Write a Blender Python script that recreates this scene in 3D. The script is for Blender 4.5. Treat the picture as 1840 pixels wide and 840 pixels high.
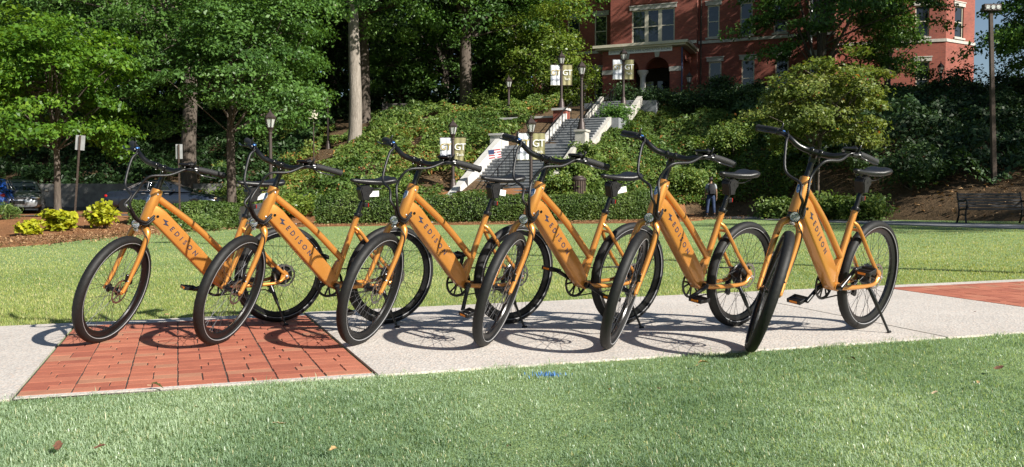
import bpy, math, random
import numpy as np
from mathutils import Vector, Matrix, Quaternion

R = math.radians
scene = bpy.context.scene
for o in list(bpy.data.objects):
    bpy.data.objects.remove(o)

# ------------------------------------------------------------------ camera, sky, sun, exposure
FPX, CAM_H, PITCH = 1518.2, 0.86, R(-2.2)          # focal length in photo pixels, camera height (m), pitch
cam_d = bpy.data.cameras.new('camera')
cam_d.sensor_width = 36.0
cam_d.lens = FPX / 1840 * 36.0
cam_d.clip_start, cam_d.clip_end = 0.05, 2000
cam = bpy.data.objects.new('camera', cam_d)
scene.collection.objects.link(cam)
cam.location = (0, 0, CAM_H)
cam.rotation_euler = (R(90) + PITCH, 0, 0)
scene.camera = cam

SUN = Vector((1.22, -0.97, 1.0)).normalized()      # direction towards the sun
SUN_EL = math.asin(SUN.z)
SUN_AZ = math.atan2(SUN.x, SUN.y)                    # clockwise from +Y
world = bpy.data.worlds.new('World')
scene.world = world
world.use_nodes = True
wn = world.node_tree.nodes
wn.clear()
sky = wn.new('ShaderNodeTexSky')
sky.sky_type = 'NISHITA'
sky.sun_disc = False
sky.sun_elevation = SUN_EL
sky.sun_rotation = SUN_AZ
sky.air_density = 1.0
sky.dust_density = 0.6
sky.ozone_density = 1.2
bg = wn.new('ShaderNodeBackground')
bg.inputs['Strength'].default_value = 0.05
wo = wn.new('ShaderNodeOutputWorld')
world.node_tree.links.new(sky.outputs[0], bg.inputs[0])
world.node_tree.links.new(bg.outputs[0], wo.inputs[0])

sun_d = bpy.data.lights.new('sun', 'SUN')
sun_d.energy = 5.0
sun_d.angle = R(0.53)
sun_d.color = (1.0, 0.95, 0.86)
sun = bpy.data.objects.new('sun', sun_d)
scene.collection.objects.link(sun)
sun.rotation_euler = SUN.to_track_quat('Z', 'Y').to_euler()
sun.location = (30, -25, 40)

scene.view_settings.view_transform = 'Standard'
scene.view_settings.look = 'None'
scene.view_settings.exposure = 0.95
scene.view_settings.gamma = 1.0
scene.render.engine = 'CYCLES'
scene.cycles.max_bounces = 6
scene.cycles.diffuse_bounces = 3
scene.cycles.glossy_bounces = 3
scene.cycles.transmission_bounces = 5
scene.cycles.transparent_max_bounces = 8
scene.cycles.sample_clamp_indirect = 6.0
scene.cycles.use_denoising = True

# ------------------------------------------------------------------ helpers
COL = scene.collection


def pix(px, py, Y):
    """world point seen at photo pixel (px, py) at depth Y"""
    u, w = (px - 920) / FPX, (420 - py) / FPX
    c, s = math.cos(PITCH), math.sin(PITCH)
    d = Vector((u, c - w * s, s + w * c))
    return Vector((0, 0, CAM_H)) + d * (Y / d.y)


def sc(Y):
    return FPX / Y


class MB:
    """collects geometry for one mesh object"""
    def __init__(self):
        self.v, self.f, self.m = [], [], []
        self.mi = 0

    def add(self, vs, fs):
        b = len(self.v)
        self.v += [tuple(p) for p in vs]
        self.f += [tuple(b + i for i in f) for f in fs]
        self.m += [self.mi] * len(fs)
        return self

    def box(self, c, size, rot=None, bevel=0.0):
        hx, hy, hz = size[0] / 2, size[1] / 2, size[2] / 2
        c = Vector(c)
        if bevel <= 0:
            vs = [Vector((x * hx, y * hy, z * hz)) for x in (-1, 1) for y in (-1, 1) for z in (-1, 1)]
            fs = [(0, 1, 3, 2), (4, 6, 7, 5), (0, 4, 5, 1), (2, 3, 7, 6), (0, 2, 6, 4), (1, 5, 7, 3)]
        else:
            b = min(bevel, hx * .9, hy * .9, hz * .9)
            vs = []
            for z, k in ((-hz, b), (-hz + b, 0), (hz - b, 0), (hz, b)):
                for x, y in ((hx - k, -hy + k + b * (k == 0)), (hx - k, hy - k - b * (k == 0)), (hx - k - b * (k == 0), hy - k), (-hx + k + b * (k == 0), hy - k),
                             (-hx + k, hy - k - b * (k == 0)), (-hx + k, -hy + k + b * (k == 0)), (-hx + k + b * (k == 0), -hy + k), (hx - k - b * (k == 0), -hy + k)):
                    vs.append(Vector((x, y, z)))
            fs = [tuple(range(7, -1, -1)), tuple(range(24, 32))]
            for r in range(3):
                for i in range(8):
                    j = (i + 1) % 8
                    fs.append((r * 8 + i, r * 8 + j, r * 8 + 8 + j, r * 8 + 8 + i))
        if rot is not None:
            vs = [rot @ p for p in vs]
        return self.add([c + p for p in vs], fs)

    def bar(self, a, b, w, h, up=(0, 0, 1), bevel=0.0):
        a, b = Vector(a), Vector(b)
        d = b - a
        L = d.length
        x = d.normalized()
        y = Vector(up).cross(x)
        if y.length < 1e-5:
            y = Vector((0, 1, 0)).cross(x)
        y.normalize()
        z = x.cross(y)
        rot = Matrix((x, y, z)).transposed()
        return self.box((a + b) / 2, (L, w, h), rot, bevel)

    def tube(self, pts, rad, seg=10, caps=True, closed=False, flat=1.0, up=None):
        pts = [Vector(p) for p in pts]
        n = len(pts)
        if not hasattr(rad, '__len__'):
            rad = [rad] * n
        tang = []
        for i in range(n):
            if closed:
                t = pts[(i + 1) % n] - pts[i - 1]
            else:
                t = pts[min(i + 1, n - 1)] - pts[max(i - 1, 0)]
            tang.append(t.normalized() if t.length > 1e-9 else Vector((0, 0, 1)))
        nrm = Vector(up) if up is not None else (Vector((0, 0, 1)) if abs(tang[0].z) < .9 else Vector((1, 0, 0)))
        vs = []
        for i in range(n):
            t = tang[i]
            nrm = nrm - t * nrm.dot(t)
            if nrm.length < 1e-6:
                nrm = t.orthogonal()
            nrm.normalize()
            bn = t.cross(nrm)
            for k in range(seg):
                a = 2 * math.pi * k / seg
                vs.append(pts[i] + nrm * (math.cos(a) * rad[i] * flat) + bn * (math.sin(a) * rad[i]))
        fs = []
        for i in range(n if closed else n - 1):
            i2 = (i + 1) % n
            for k in range(seg):
                k2 = (k + 1) % seg
                fs.append((i * seg + k, i * seg + k2, i2 * seg + k2, i2 * seg + k))
        if caps and not closed:
            fs.append(tuple(range(seg - 1, -1, -1)))
            fs.append(tuple((n - 1) * seg + k for k in range(seg)))
        return self.add(vs, fs)

    def lathe(self, prof, seg=16, c=(0, 0, 0), axis=(0, 0, 1), caps=True, phase=0.0):
        """prof: list of (radius, height)"""
        ax = Vector(axis).normalized()
        q = Vector((0, 0, 1)).rotation_difference(ax)
        c = Vector(c)
        vs = []
        for r, h in prof:
            for k in range(seg):
                a = 2 * math.pi * k / seg + phase
                vs.append(c + q @ Vector((r * math.cos(a), r * math.sin(a), h)))
        fs = []
        for i in range(len(prof) - 1):
            for k in range(seg):
                k2 = (k + 1) % seg
                fs.append((i * seg + k, i * seg + k2, (i + 1) * seg + k2, (i + 1) * seg + k))
        if caps:
            fs.append(tuple(range(seg - 1, -1, -1)))
            fs.append(tuple((len(prof) - 1) * seg + k for k in range(seg)))
        return self.add(vs, fs)

    def loft(self, rings, caps=True):
        n = len(rings[0])
        vs = [p for r in rings for p in r]
        fs = []
        for i in range(len(rings) - 1):
            for k in range(n):
                k2 = (k + 1) % n
                fs.append((i * n + k, i * n + k2, (i + 1) * n + k2, (i + 1) * n + k))
        if caps:
            fs.append(tuple(range(n - 1, -1, -1)))
            fs.append(tuple((len(rings) - 1) * n + k for k in range(n)))
        return self.add(vs, fs)

    def prism(self, poly, h0, h1, axes):
        """poly of 2-D points, extruded h0..h1; axes = (u, v, w, origin)"""
        u, v, w, o = [Vector(x) for x in axes]
        n = len(poly)
        vs = [o + u * p[0] + v * p[1] + w * h0 for p in poly] + [o + u * p[0] + v * p[1] + w * h1 for p in poly]
        fs = [tuple(range(n - 1, -1, -1)), tuple(range(n, 2 * n))]
        for k in range(n):
            k2 = (k + 1) % n
            fs.append((k, k2, n + k2, n + k))
        return self.add(vs, fs)

    def mesh(self, name, mats, smooth=None):
        me = bpy.data.meshes.new(name)
        me.from_pydata(self.v, [], self.f)
        if not isinstance(mats, (list, tuple)):
            mats = [mats]
        for m in mats:
            me.materials.append(m)
        if len(mats) > 1:
            me.polygons.foreach_set('material_index', self.m)
        fix_normals(me)
        if smooth is not None:
            me.shade_smooth()
            if smooth < 180:
                me.set_sharp_from_angle(angle=R(smooth))
        return me

    def build(self, name, mats, parent=None, smooth=None):
        return link(name, self.mesh(name, mats, smooth), parent)


import bmesh


def fix_normals(me):
    bm = bmesh.new()
    bm.from_mesh(me)
    bmesh.ops.recalc_face_normals(bm, faces=bm.faces)
    bm.to_mesh(me)
    bm.free()


def link(name, data, parent=None, mat=None):
    o = bpy.data.objects.new(name, data)
    COL.objects.link(o)
    if parent is not None:
        o.parent = parent
    if mat is not None:
        o.matrix_local = mat
    return o


def tag(o, label=None, cat=None, group=None, kind=None):
    if label:
        o['label'] = label
    if cat:
        o['category'] = cat
    if group:
        o['group'] = group
    if kind:
        o['kind'] = kind
    return o


def thing(name, label, cat, loc=(0, 0, 0), rz=0.0, group=None):
    o = bpy.data.objects.new(name, None)
    o.empty_display_size = 0.2
    COL.objects.link(o)
    o.location = loc
    o.rotation_euler = (0, 0, rz)
    return tag(o, label, cat, group)


def quads_mesh(name, V, mat, var=None, nper=4):
    """V: (N, nper, 3) numpy array, one face per row; var: per-face float attribute"""
    N = V.shape[0]
    me = bpy.data.meshes.new(name)
    me.vertices.add(N * nper)
    me.vertices.foreach_set('co', V.reshape(-1).astype(np.float32))
    me.loops.add(N * nper)
    me.loops.foreach_set('vertex_index', np.arange(N * nper, dtype=np.int32))
    me.polygons.add(N)
    me.polygons.foreach_set('loop_start', np.arange(0, N * nper, nper, dtype=np.int32))
    me.polygons.foreach_set('loop_total', np.full(N, nper, dtype=np.int32))
    me.materials.append(mat)
    me.update(calc_edges=True)
    if var is not None:
        at = me.attributes.new('var', 'FLOAT', 'FACE')
        at.data.foreach_set('value', var.astype(np.float32))
    return me


def unit(a):
    return a / np.maximum(np.linalg.norm(a, axis=-1, keepdims=True), 1e-9)


def leaf_quads(C, Nn, size, rng, aspect=0.55, fold=0.18):
    """kite-shaped leaves: C centres, Nn normals, size lengths"""
    N = len(C)
    r = unit(rng.normal(size=(N, 3)))
    t = unit(np.cross(Nn, r))
    b = np.cross(Nn, t)
    L = size[:, None]
    asp = (aspect * rng.uniform(.75, 1.25, N))[:, None]
    mid = C + t * L * rng.uniform(-.1, .12, N)[:, None]
    v0 = C - t * L * .5
    v2 = C + t * L * .5 - Nn * L * fold * .6
    v1 = mid + b * L * .5 * asp + Nn * L * fold
    v3 = mid - b * L * .5 * asp + Nn * L * fold
    return np.stack([v0, v1, v2, v3], 1)


def vnoise(x, y, seed=0, s=1.0):
    """smooth value noise in 0..1 (numpy)"""
    x = np.asarray(x, float) / s
    y = np.asarray(y, float) / s
    xi, yi = np.floor(x), np.floor(y)
    fx, fy = x - xi, y - yi
    fx, fy = fx * fx * (3 - 2 * fx), fy * fy * (3 - 2 * fy)

    def hsh(a, b):
        v = np.sin(a * 127.1 + b * 311.7 + seed * 74.7) * 43758.5453
        return v - np.floor(v)
    return ((hsh(xi, yi) * (1 - fx) + hsh(xi + 1, yi) * fx) * (1 - fy) +
            (hsh(xi, yi + 1) * (1 - fx) + hsh(xi + 1, yi + 1) * fx) * fy)


def bez(pts, n):
    """Catmull-Rom through the points"""
    P = [Vector(p) for p in pts]
    P = [P[0] * 2 - P[1]] + P + [P[-1] * 2 - P[-2]]
    out = []
    m = len(P) - 3
    for k in range(n + 1):
        t = k / n * m
        i = min(int(t), m - 1)
        t -= i
        a, b, c, d = P[i:i + 4]
        out.append(.5 * ((2 * b) + (c - a) * t + (2 * a - 5 * b + 4 * c - d) * t * t + (3 * b - a - 3 * c + d) * t ** 3))
    return out


def text_mesh(name, body, size, mat, ext=.0006, spacing=1.0, align='LEFT', bold=0.0):
    cu = bpy.data.curves.new(name, 'FONT')
    cu.body = body
    cu.size = size
    cu.extrude = ext
    cu.offset = bold
    cu.space_character = spacing
    cu.align_x = align
    cu.align_y = 'CENTER'
    cu.resolution_u = 4
    ob = bpy.data.objects.new(name, cu)
    COL.objects.link(ob)
    dg = bpy.context.evaluated_depsgraph_get()
    me = bpy.data.meshes.new_from_object(ob.evaluated_get(dg))
    bpy.data.objects.remove(ob)
    me.name = name
    me.materials.clear()
    me.materials.append(mat)
    return me


# ------------------------------------------------------------------ materials
class NT:
    def __init__(self, name):
        self.m = bpy.data.materials.new(name)
        self.m.use_nodes = True
        self.t = self.m.node_tree
        self.n = self.t.nodes
        self.b = self.n['Principled BSDF']

    def node(self, typ, ins=None, **kw):
        x = self.n.new(typ)
        for k, v in kw.items():
            setattr(x, k, v)
        for k, v in (ins or {}).items():
            if isinstance(v, bpy.types.NodeSocket):
                self.t.links.new(v, x.inputs[k])
            else:
                x.inputs[k].default_value = v
        return x

    def set(self, **kw):
        for k, v in kw.items():
            k = k.replace('_', ' ')
            if isinstance(v, bpy.types.NodeSocket):
                self.t.links.new(v, self.b.inputs[k])
            else:
                self.b.inputs[k].default_value = v
        return self

    def noise(self, scale, detail=4, rough=.55, vec=None, out='Fac'):
        if vec is None:
            vec = self.obj()
        return self.node('ShaderNodeTexNoise', {'Vector': vec, 'Scale': scale, 'Detail': detail, 'Roughness': rough}).outputs[out]

    def obj(self):
        return self.node('ShaderNodeTexCoord').outputs['Object']

    def ramp(self, fac, stops):
        r = self.node('ShaderNodeValToRGB', {'Fac': fac})
        e = r.color_ramp.elements
        while len(e) < len(stops):
            e.new(.5)
        for i, (p, c) in enumerate(stops):
            e[i].position = p
            e[i].color = (c[0], c[1], c[2], 1)
        return r.outputs[0]

    def mix(self, fac, a, b, mode='MIX'):
        x = self.node('ShaderNodeMix', data_type='RGBA', blend_type=mode)
        for i, v in ((0, fac), (6, a), (7, b)):
            if isinstance(v, bpy.types.NodeSocket):
                self.t.links.new(v, x.inputs[i])
            elif i == 0:
                x.inputs[0].default_value = v
            else:
                x.inputs[i].default_value = (v[0], v[1], v[2], 1)
        return x.outputs[2]

    def bump(self, h, strength=.3, dist=.01):
        b = self.node('ShaderNodeBump', {'Height': h, 'Strength': strength, 'Distance': dist})
        return self.set(Normal=b.outputs[0])


def c4(c):
    return (c[0], c[1], c[2], 1)


def plain(name, col, rough=.5, metal=0.0, var=.12, scale=30, bump=0.0, coat=0.0, spec=.5):
    t = NT(name)
    if var > 0:
        f = t.noise(scale, 3)
        d = tuple(max(0, x * (1 - var * 1.6)) for x in col)
        l = tuple(min(1, x * (1 + var)) for x in col)
        t.set(Base_Color=t.ramp(f, [(.3, d), (.7, l)]))
        rr = t.node('ShaderNodeMapRange', {'Value': f, 'To Min': max(.02, rough - .08), 'To Max': min(1, rough + .08)})
        t.set(Roughness=rr.outputs[0])
        if bump:
            t.bump(t.noise(scale * 2.5, 5), bump, .01)
    else:
        t.set(Base_Color=c4(col), Roughness=rough)
    t.set(Metallic=metal, Coat_Weight=coat, Specular_IOR_Level=spec)
    return t.m


def foliage(name, dark, mid, light, trans=.35, rough=.45, odd=None):
    t = NT(name)
    a = t.node('ShaderNodeAttribute', attribute_name='var')
    stops = [(0.0, dark), (.5, mid), (.93, light)]
    if odd:
        stops += [(.97, odd)]
    col = t.ramp(a.outputs['Fac'], stops)
    t.set(Base_Color=col, Roughness=rough, Specular_IOR_Level=.35)
    tr = t.node('ShaderNodeBsdfTranslucent', {'Color': t.mix(1.0, col, (1.25, 1.2, .55), 'MULTIPLY')})
    ms = t.node('ShaderNodeMixShader', {0: trans, 1: t.b.outputs[0], 2: tr.outputs[0]})
    t.t.links.new(ms.outputs[0], t.n['Material Output'].inputs[0])
    return t.m


M = {}
# bicycle
t = NT('orange_paint')
f = t.noise(900, 2)
t.set(Base_Color=t.ramp(f, [(.3, (.51, .21, .04)), (.7, (.62, .268, .056))]), Metallic=.5, Roughness=.34, Coat_Weight=.6, Coat_Roughness=.12)
M['orange'] = t.m
t = NT('tyre_rubber')
g = t.noise(140, 4)
t.set(Base_Color=t.ramp(g, [(.3, (.0035, .0035, .004)), (.75, (.010, .0097, .0095))]), Roughness=.62, Specular_IOR_Level=.4)
t.bump(t.noise(260, 3), .25, .002)
M['rubber'] = t.m
M['black'] = plain('black_alloy', (.0045, .0045, .005), .30, .0, .2, 60)
M['black_matt'] = plain('black_plastic', (.006, .006, .007), .5, 0, .2, 80)
M['grip'] = plain('grip_rubber', (.010, .010, .011), .65, 0, .2, 400, .3)
M['saddle'] = plain('saddle_vinyl', (.007, .007, .008), .4, 0, .15, 120, .1)
M['steel'] = plain('spoke_steel', (.06, .06, .065), .5, .6, .1, 50)
M['rotor'] = plain('rotor_steel', (.42, .40, .38), .35, 1.0, .12, 60)
M['chrome'] = plain('lamp_reflector', (.75, .76, .78), .12, 1.0, .05, 20)
M['stripe'] = plain('reflective_stripe', (.30, .30, .31), .35, 0, .08, 60)
M['ink'] = plain('navy_print', (.022, .024, .05), .5, 0, .05, 50)
M['badge_blue'] = plain('badge_enamel', (.03, .11, .30), .3, 0, .3, 300)
M['silver'] = plain('silver_trim', (.6, .6, .62), .3, .8, .05, 60)
M['red'] = plain('red_lens', (.35, .01, .01), .2, 0, .05, 60)
M['amber'] = plain('amber_reflector', (.75, .22, .01), .25, 0, .05, 60)
M['white_card'] = plain('white_card', (.72, .72, .72), .6, 0, .05, 40)
M['blue_part'] = plain('blue_anodised', (.05, .16, .45), .35, .4, .05, 40)
t = NT('clear_lens')
t.set(Base_Color=(.92, .94, .95, 1), Roughness=.05, Transmission_Weight=.85, IOR=1.45)
M['lens'] = t.m
# masonry and ground
t = NT('exposed_aggregate')
v = t.obj()
vo = t.node('ShaderNodeTexVoronoi', {'Vector': v, 'Scale': 75.0})
peb = t.ramp(t.node('ShaderNodeSeparateColor', {0: vo.outputs['Color']}).outputs[0], [(.0, (.17, .14, .115)), (.30, (.30, .265, .225)), (.75, (.46, .425, .38)), (1.0, (.38, .24, .14))])
edge = t.ramp(vo.outputs['Distance'], [(.35, (1, 1, 1)), (.75, (.55, .53, .50))])
big = t.ramp(t.noise(1.6, 6, .65, v), [(.3, (.86, .84, .82)), (.7, (1.12, 1.1, 1.08))])
col = t.mix(1, t.mix(.75, peb, edge, 'MULTIPLY'), big, 'MULTIPLY')
t.set(Base_Color=t.mix(.55, t.mix(1, col, (1.22, 1.2, 1.18), 'MULTIPLY'), t.ramp(t.noise(.8, 7, .7, v), [(.3, (.50, .475, .45)), (.7, (.63, .605, .58))])), Roughness=.85)
t.bump(vo.outputs['Distance'], .45, .006)
M['aggregate'] = t.m
t = NT('path_asphalt')
v = t.obj()
t.set(Base_Color=t.ramp(t.noise(30, 5, .7, v), [(.3, (.16, .16, .17)), (.7, (.26, .26, .27))]), Roughness=.9)
M['asphalt'] = t.m
t = NT('red_paver')
v = t.obj()
rnd = t.node('ShaderNodeObjectInfo').outputs['Random']
base = t.ramp(rnd, [(0, (.30, .085, .05)), (.4, (.37, .115, .065)), (.8, (.42, .145, .085)), (1, (.36, .17, .10))])
st = t.ramp(t.noise(9, 6, .7, t.node('ShaderNodeNewGeometry').outputs['Position']), [(.32, (.86, .84, .84)), (.55, (1, 1, 1)), (.75, (1.10, 1.08, 1.06))])
t.set(Base_Color=t.mix(1, base, st, 'MULTIPLY'), Roughness=.85)
t.bump(t.noise(160, 5, .7, v), .4, .004)
M['paver'] = t.m
M['sand'] = plain('joint_sand', (.06, .05, .042), .95, 0, .4, 60, .3)
t = NT('turf_thatch')
v = t.obj()
a = t.noise(.55, 5, .6, v)
b2 = t.noise(45, 5, .7, v)
col = t.mix(1, t.ramp(a, [(.35, (.17, .26, .11)), (.62, (.23, .32, .13))]), t.ramp(b2, [(.3, (.7, .72, .7)), (.7, (1.3, 1.25, 1.2))]), 'MULTIPLY')
t.set(Base_Color=col, Roughness=.9, Specular_IOR_Level=.2)
t.bump(b2, .8, .03)
M['turf'] = t.m
t = NT('hillside_soil')
v = t.obj()
b2 = t.noise(7, 8, .75, v)
t.set(Base_Color=t.ramp(b2, [(.3, (.05, .036, .02)), (.5, (.10, .068, .04)), (.7, (.17, .11, .06))]), Roughness=.95, Specular_IOR_Level=.1)
t.bump(b2, .8, .08)
M['soil'] = t.m
t = NT('pine_straw')
v = t.obj()
b2 = t.noise(26, 8, .8, v)
lg = t.noise(1.1, 4, .6, v)
t.set(Base_Color=t.mix(1, t.ramp(b2, [(.3, (.11, .05, .024)), (.5, (.24, .115, .055)), (.7, (.36, .20, .10))]), t.ramp(lg, [(.3, (.8, .8, .8)), (.7, (1.2, 1.15, 1.1))]), 'MULTIPLY'), Roughness=.95, Specular_IOR_Level=.1)
t.bump(b2, .9, .04)
M['mulch'] = t.m
t = NT('step_stone')  # blue-grey, darker than the white cheek stone
v = t.obj()
t.set(Base_Color=t.ramp(t.noise(5, 7, .7, v), [(.3, (.15, .16, .175)), (.7, (.24, .25, .265))]), Roughness=.8)
M['step'] = t.m
M['tread'] = plain('lit_tread', (.27, .28, .29), .8, 0, .18, 5, .1)  # lighter than the risers: light on the treads put into the colour
t = NT('white_stone')
v = t.obj()
t.set(Base_Color=t.ramp(t.noise(3, 7, .7, v), [(.3, (.40, .39, .37)), (.7, (.54, .53, .51))]), Roughness=.75)
M['stone'] = t.m
t = NT('facade_brick')
v = t.obj()
mp = t.node('ShaderNodeMapping', {'Vector': v, 'Rotation': (R(90), 0, 0)})
bt = t.node('ShaderNodeTexBrick', {'Vector': mp.outputs[0], 'Color1': (.21, .045, .03, 1), 'Color2': (.29, .068, .042, 1), 'Mortar': (.18, .085, .065, 1), 'Scale': 1.0, 'Mortar Size': .012, 'Brick Width': .22, 'Row Height': .076})
wv = t.ramp(t.noise(.7, 6, .65, v), [(.3, (.78, .78, .8)), (.7, (1.15, 1.12, 1.1))])
t.set(Base_Color=t.mix(1, bt.outputs[0], wv, 'MULTIPLY'), Roughness=.88)
t.bump(bt.outputs['Fac'], -.3, .01)
M['brick_wall'] = t.m
M['cream'] = plain('cream_window_paint', (.52, .48, .38), .5, 0, .08, 6)
M['limestone'] = plain('limestone_trim', (.42, .40, .36), .8, 0, .14, 4, .1)
M['roof_dark'] = plain('dark_interior', (.02, .018, .016), .9, 0, .1, 3)  # near-black for unlit rooms; roofs, door and hedge core share it
t = NT('window_glass')
t.set(Base_Color=(.012, .015, .02, 1), Roughness=.04, Specular_IOR_Level=.9)
M['glass'] = t.m
M['bronze'] = plain('bronze_lamp_paint', (.055, .04, .036), .5, .3, .15, 30)
M['wood_pole'] = plain('weathered_pole', (.065, .045, .034), .85, 0, .3, 8, .2)
t = NT('lantern_glass')
t.set(Base_Color=(.8, .82, .8, 1), Roughness=.25, Transmission_Weight=.6, IOR=1.3)
M['lantern'] = t.m
M['iron'] = plain('black_iron', (.012, .012, .014), .45, .2, .15, 20)
M['sign_back'] = plain('sign_aluminium', (.42, .43, .43), .45, .3, .1, 6)
M['post_brown'] = plain('sign_post', (.07, .05, .04), .6, .2, .2, 20)
M['banner_white'] = plain('banner_white', (.60, .62, .66), .7, 0, .06, 4)
M['banner_gold'] = plain('banner_gold', (.27, .25, .12), .7, 0, .1, 4)
M['gold_print'] = plain('gold_print', (.36, .27, .06), .6, 0, .05, 4)
M['navy'] = plain('navy', (.03, .05, .13), .6, 0, .08, 20)
M['white_print'] = plain('white_print', (.75, .76, .78), .6, 0, .04, 8)
M['flag_red'] = plain('flag_red', (.40, .04, .05), .6, 0, .05, 8)
M['concrete'] = plain('old_concrete', (.17, .165, .155), .9, 0, .25, 3, .2)
M['bench_wood'] = plain('bench_slat', (.065, .055, .05), .6, 0, .25, 14, .2)
M['car_blue'] = plain('blue_car_paint', (.015, .07, .34), .25, .3, .03, 3, 0, .8)
M['car_silver'] = plain('silver_car_paint', (.30, .31, .33), .3, .6, .03, 3, 0, .7)
M['car_dark'] = plain('slate_car_paint', (.022, .03, .048), .28, .4, .03, 3, 0, .8)
M['road'] = plain('road_asphalt', (.055, .055, .058), .92, 0, .25, 4, .2)
t = NT('oak_bark')
v = t.obj()
mp = t.node('ShaderNodeMapping', {'Vector': v, 'Scale': (1, 1, .18)})
b2 = t.noise(14, 7, .7, mp.outputs[0])
t.set(Base_Color=t.ramp(b2, [(.3, (.045, .034, .026)), (.7, (.13, .105, .085))]), Roughness=.95)  # bark darkened, with the trunks' shade put into its colour
t.bump(b2, .8, .05)
M['bark'] = t.m
t = NT('pale_bark')
v = t.obj()
mp = t.node('ShaderNodeMapping', {'Vector': v, 'Scale': (1, 1, .15)})
b2 = t.noise(16, 7, .7, mp.outputs[0])
t.set(Base_Color=t.ramp(b2, [(.3, (.13, .11, .09)), (.7, (.33, .29, .25))]), Roughness=.95)
t.bump(b2, .8, .05)
M['bark_pale'] = t.m
# foliage
M['leaf_oak'] = foliage('leaf_oak', (0.043, 0.099, 0.024), (0.084, 0.175, 0.037), (0.129, 0.244, 0.054))
M['leaf_maple'] = foliage('leaf_maple', (0.048, 0.121, 0.015), (0.100, 0.210, 0.021), (0.174, 0.289, 0.031), .42)
M['leaf_dark'] = foliage('leaf_dark', (0.018, 0.044, 0.013), (0.031, 0.068, 0.019), (0.048, 0.092, 0.027), .22)  # very dark tone, with the shade of the wood put into it
M['leaf_tulip'] = foliage('leaf_tulip', (0.061, 0.138, 0.030), (0.107, 0.214, 0.045), (0.168, 0.289, 0.069))
M['leaf_magnolia'] = foliage('leaf_magnolia', (0.069, 0.127, 0.022), (0.140, 0.209, 0.034), (0.224, 0.281, 0.049), .35, .38)
M['leaf_dogwood'] = foliage('leaf_dogwood', (.075, .12, .025), (.15, .20, .045), (.27, .30, .10), .38, .5, (.42, .16, .04))
M['leaf_yellow'] = foliage('leaf_yellow', (.17, .22, .014), (.36, .38, .02), (.52, .50, .035), .4, .5)
M['leaf_hedge'] = foliage('leaf_hedge', (0.041, 0.084, 0.016), (0.091, 0.147, 0.031), (0.168, 0.224, 0.056), .22, .5)
M['leaf_cover'] = foliage('leaf_cover', (0.049, 0.099, 0.020), (0.112, 0.183, 0.034), (0.209, 0.252, 0.056), .28, .55, (0.350, 0.168, 0.049))
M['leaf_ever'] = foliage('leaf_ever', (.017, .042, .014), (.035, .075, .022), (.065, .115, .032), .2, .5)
M['litter'] = foliage('litter', (.12, .06, .03), (.24, .13, .06), (.42, .27, .14), .1, .8)
M['grass_near'] = foliage('grass_near', (.16, .26, .145), (.30, .42, .27), (.50, .61, .44), .52, .30, (.66, .62, .40))
M['grass_far'] = foliage('grass_far', (.21, .27, .06), (.34, .39, .115), (.49, .50, .21), .42, .5, (.58, .50, .28))
# ------------------------------------------------------------------ ground
XS = np.array([-140, -40, -14, -11, -8, 2, 4.2, 6, 9, 11, 13, 16, 25, 40, 140.])
Y0S = np.array([44, 44, 43, 38, 35.5, 35.2, 35.8, 39.0, 40.0, 38, 31, 26.5, 23, 21, 21.])
X1S = np.array([-140, -40, -12, -8, -3, 2, 140.])
Y1S = np.array([72, 72, 60, 57, 53, 51, 51.])


def G(x):
    return .014 * np.clip(x, -16, 26)


def T(x, y):
    x, y = np.asarray(x, float), np.asarray(y, float)
    y0, y1 = np.interp(x, XS, Y0S), np.interp(x, X1S, Y1S)
    t = np.clip((y - y0) / (y1 - y0), 0, 1)
    s = .8 * t ** .74 + .2 * t * t * (3 - 2 * t)
    road = np.clip((y - 24) / 8, 0, 1) * np.clip((-x - 11) / 4, 0, 1) * .5
    up = np.clip((y - 52) / 40, 0, 1) * 1.2 + np.clip((y - 80) / 60, 0, 2) * 9 * np.clip((10 - x) / 30, 0, 1)
    return G(x) + 6.5 * s + up + road


def Tz(x, y):
    return float(T(x, y))


gx = np.unique(np.concatenate([np.arange(-140, -40, 5), np.arange(-40, -4, .8), np.arange(-4, 5, .4), np.arange(5, 40, .8), np.arange(40, 141, 5)]).round(3))
gy = np.unique(np.concatenate([np.arange(-30, 0, 5), np.arange(0, 20, .5), np.arange(20, 62, .6), np.arange(62, 180, 5)]).round(3))
nx, ny = len(gx), len(gy)
XX, YY = np.meshgrid(gx, gy)
ZZ = G(XX) + np.clip((YY - 24) / 8, 0, 1) * np.clip((-XX - 11) / 4, 0, 1) * .5
V = np.stack([XX, YY, ZZ], -1).reshape(-1, 3)
idx = np.arange(nx * ny).reshape(ny, nx)
F = np.stack([idx[:-1, :-1], idx[:-1, 1:], idx[1:, 1:], idx[1:, :-1]], -1).reshape(-1, 4)
me = bpy.data.meshes.new('lawn')
me.from_pydata(V.tolist(), [], F.tolist())
me.materials.append(M['turf'])
me.shade_smooth()
tag(link('lawn', me), kind='structure')
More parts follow.
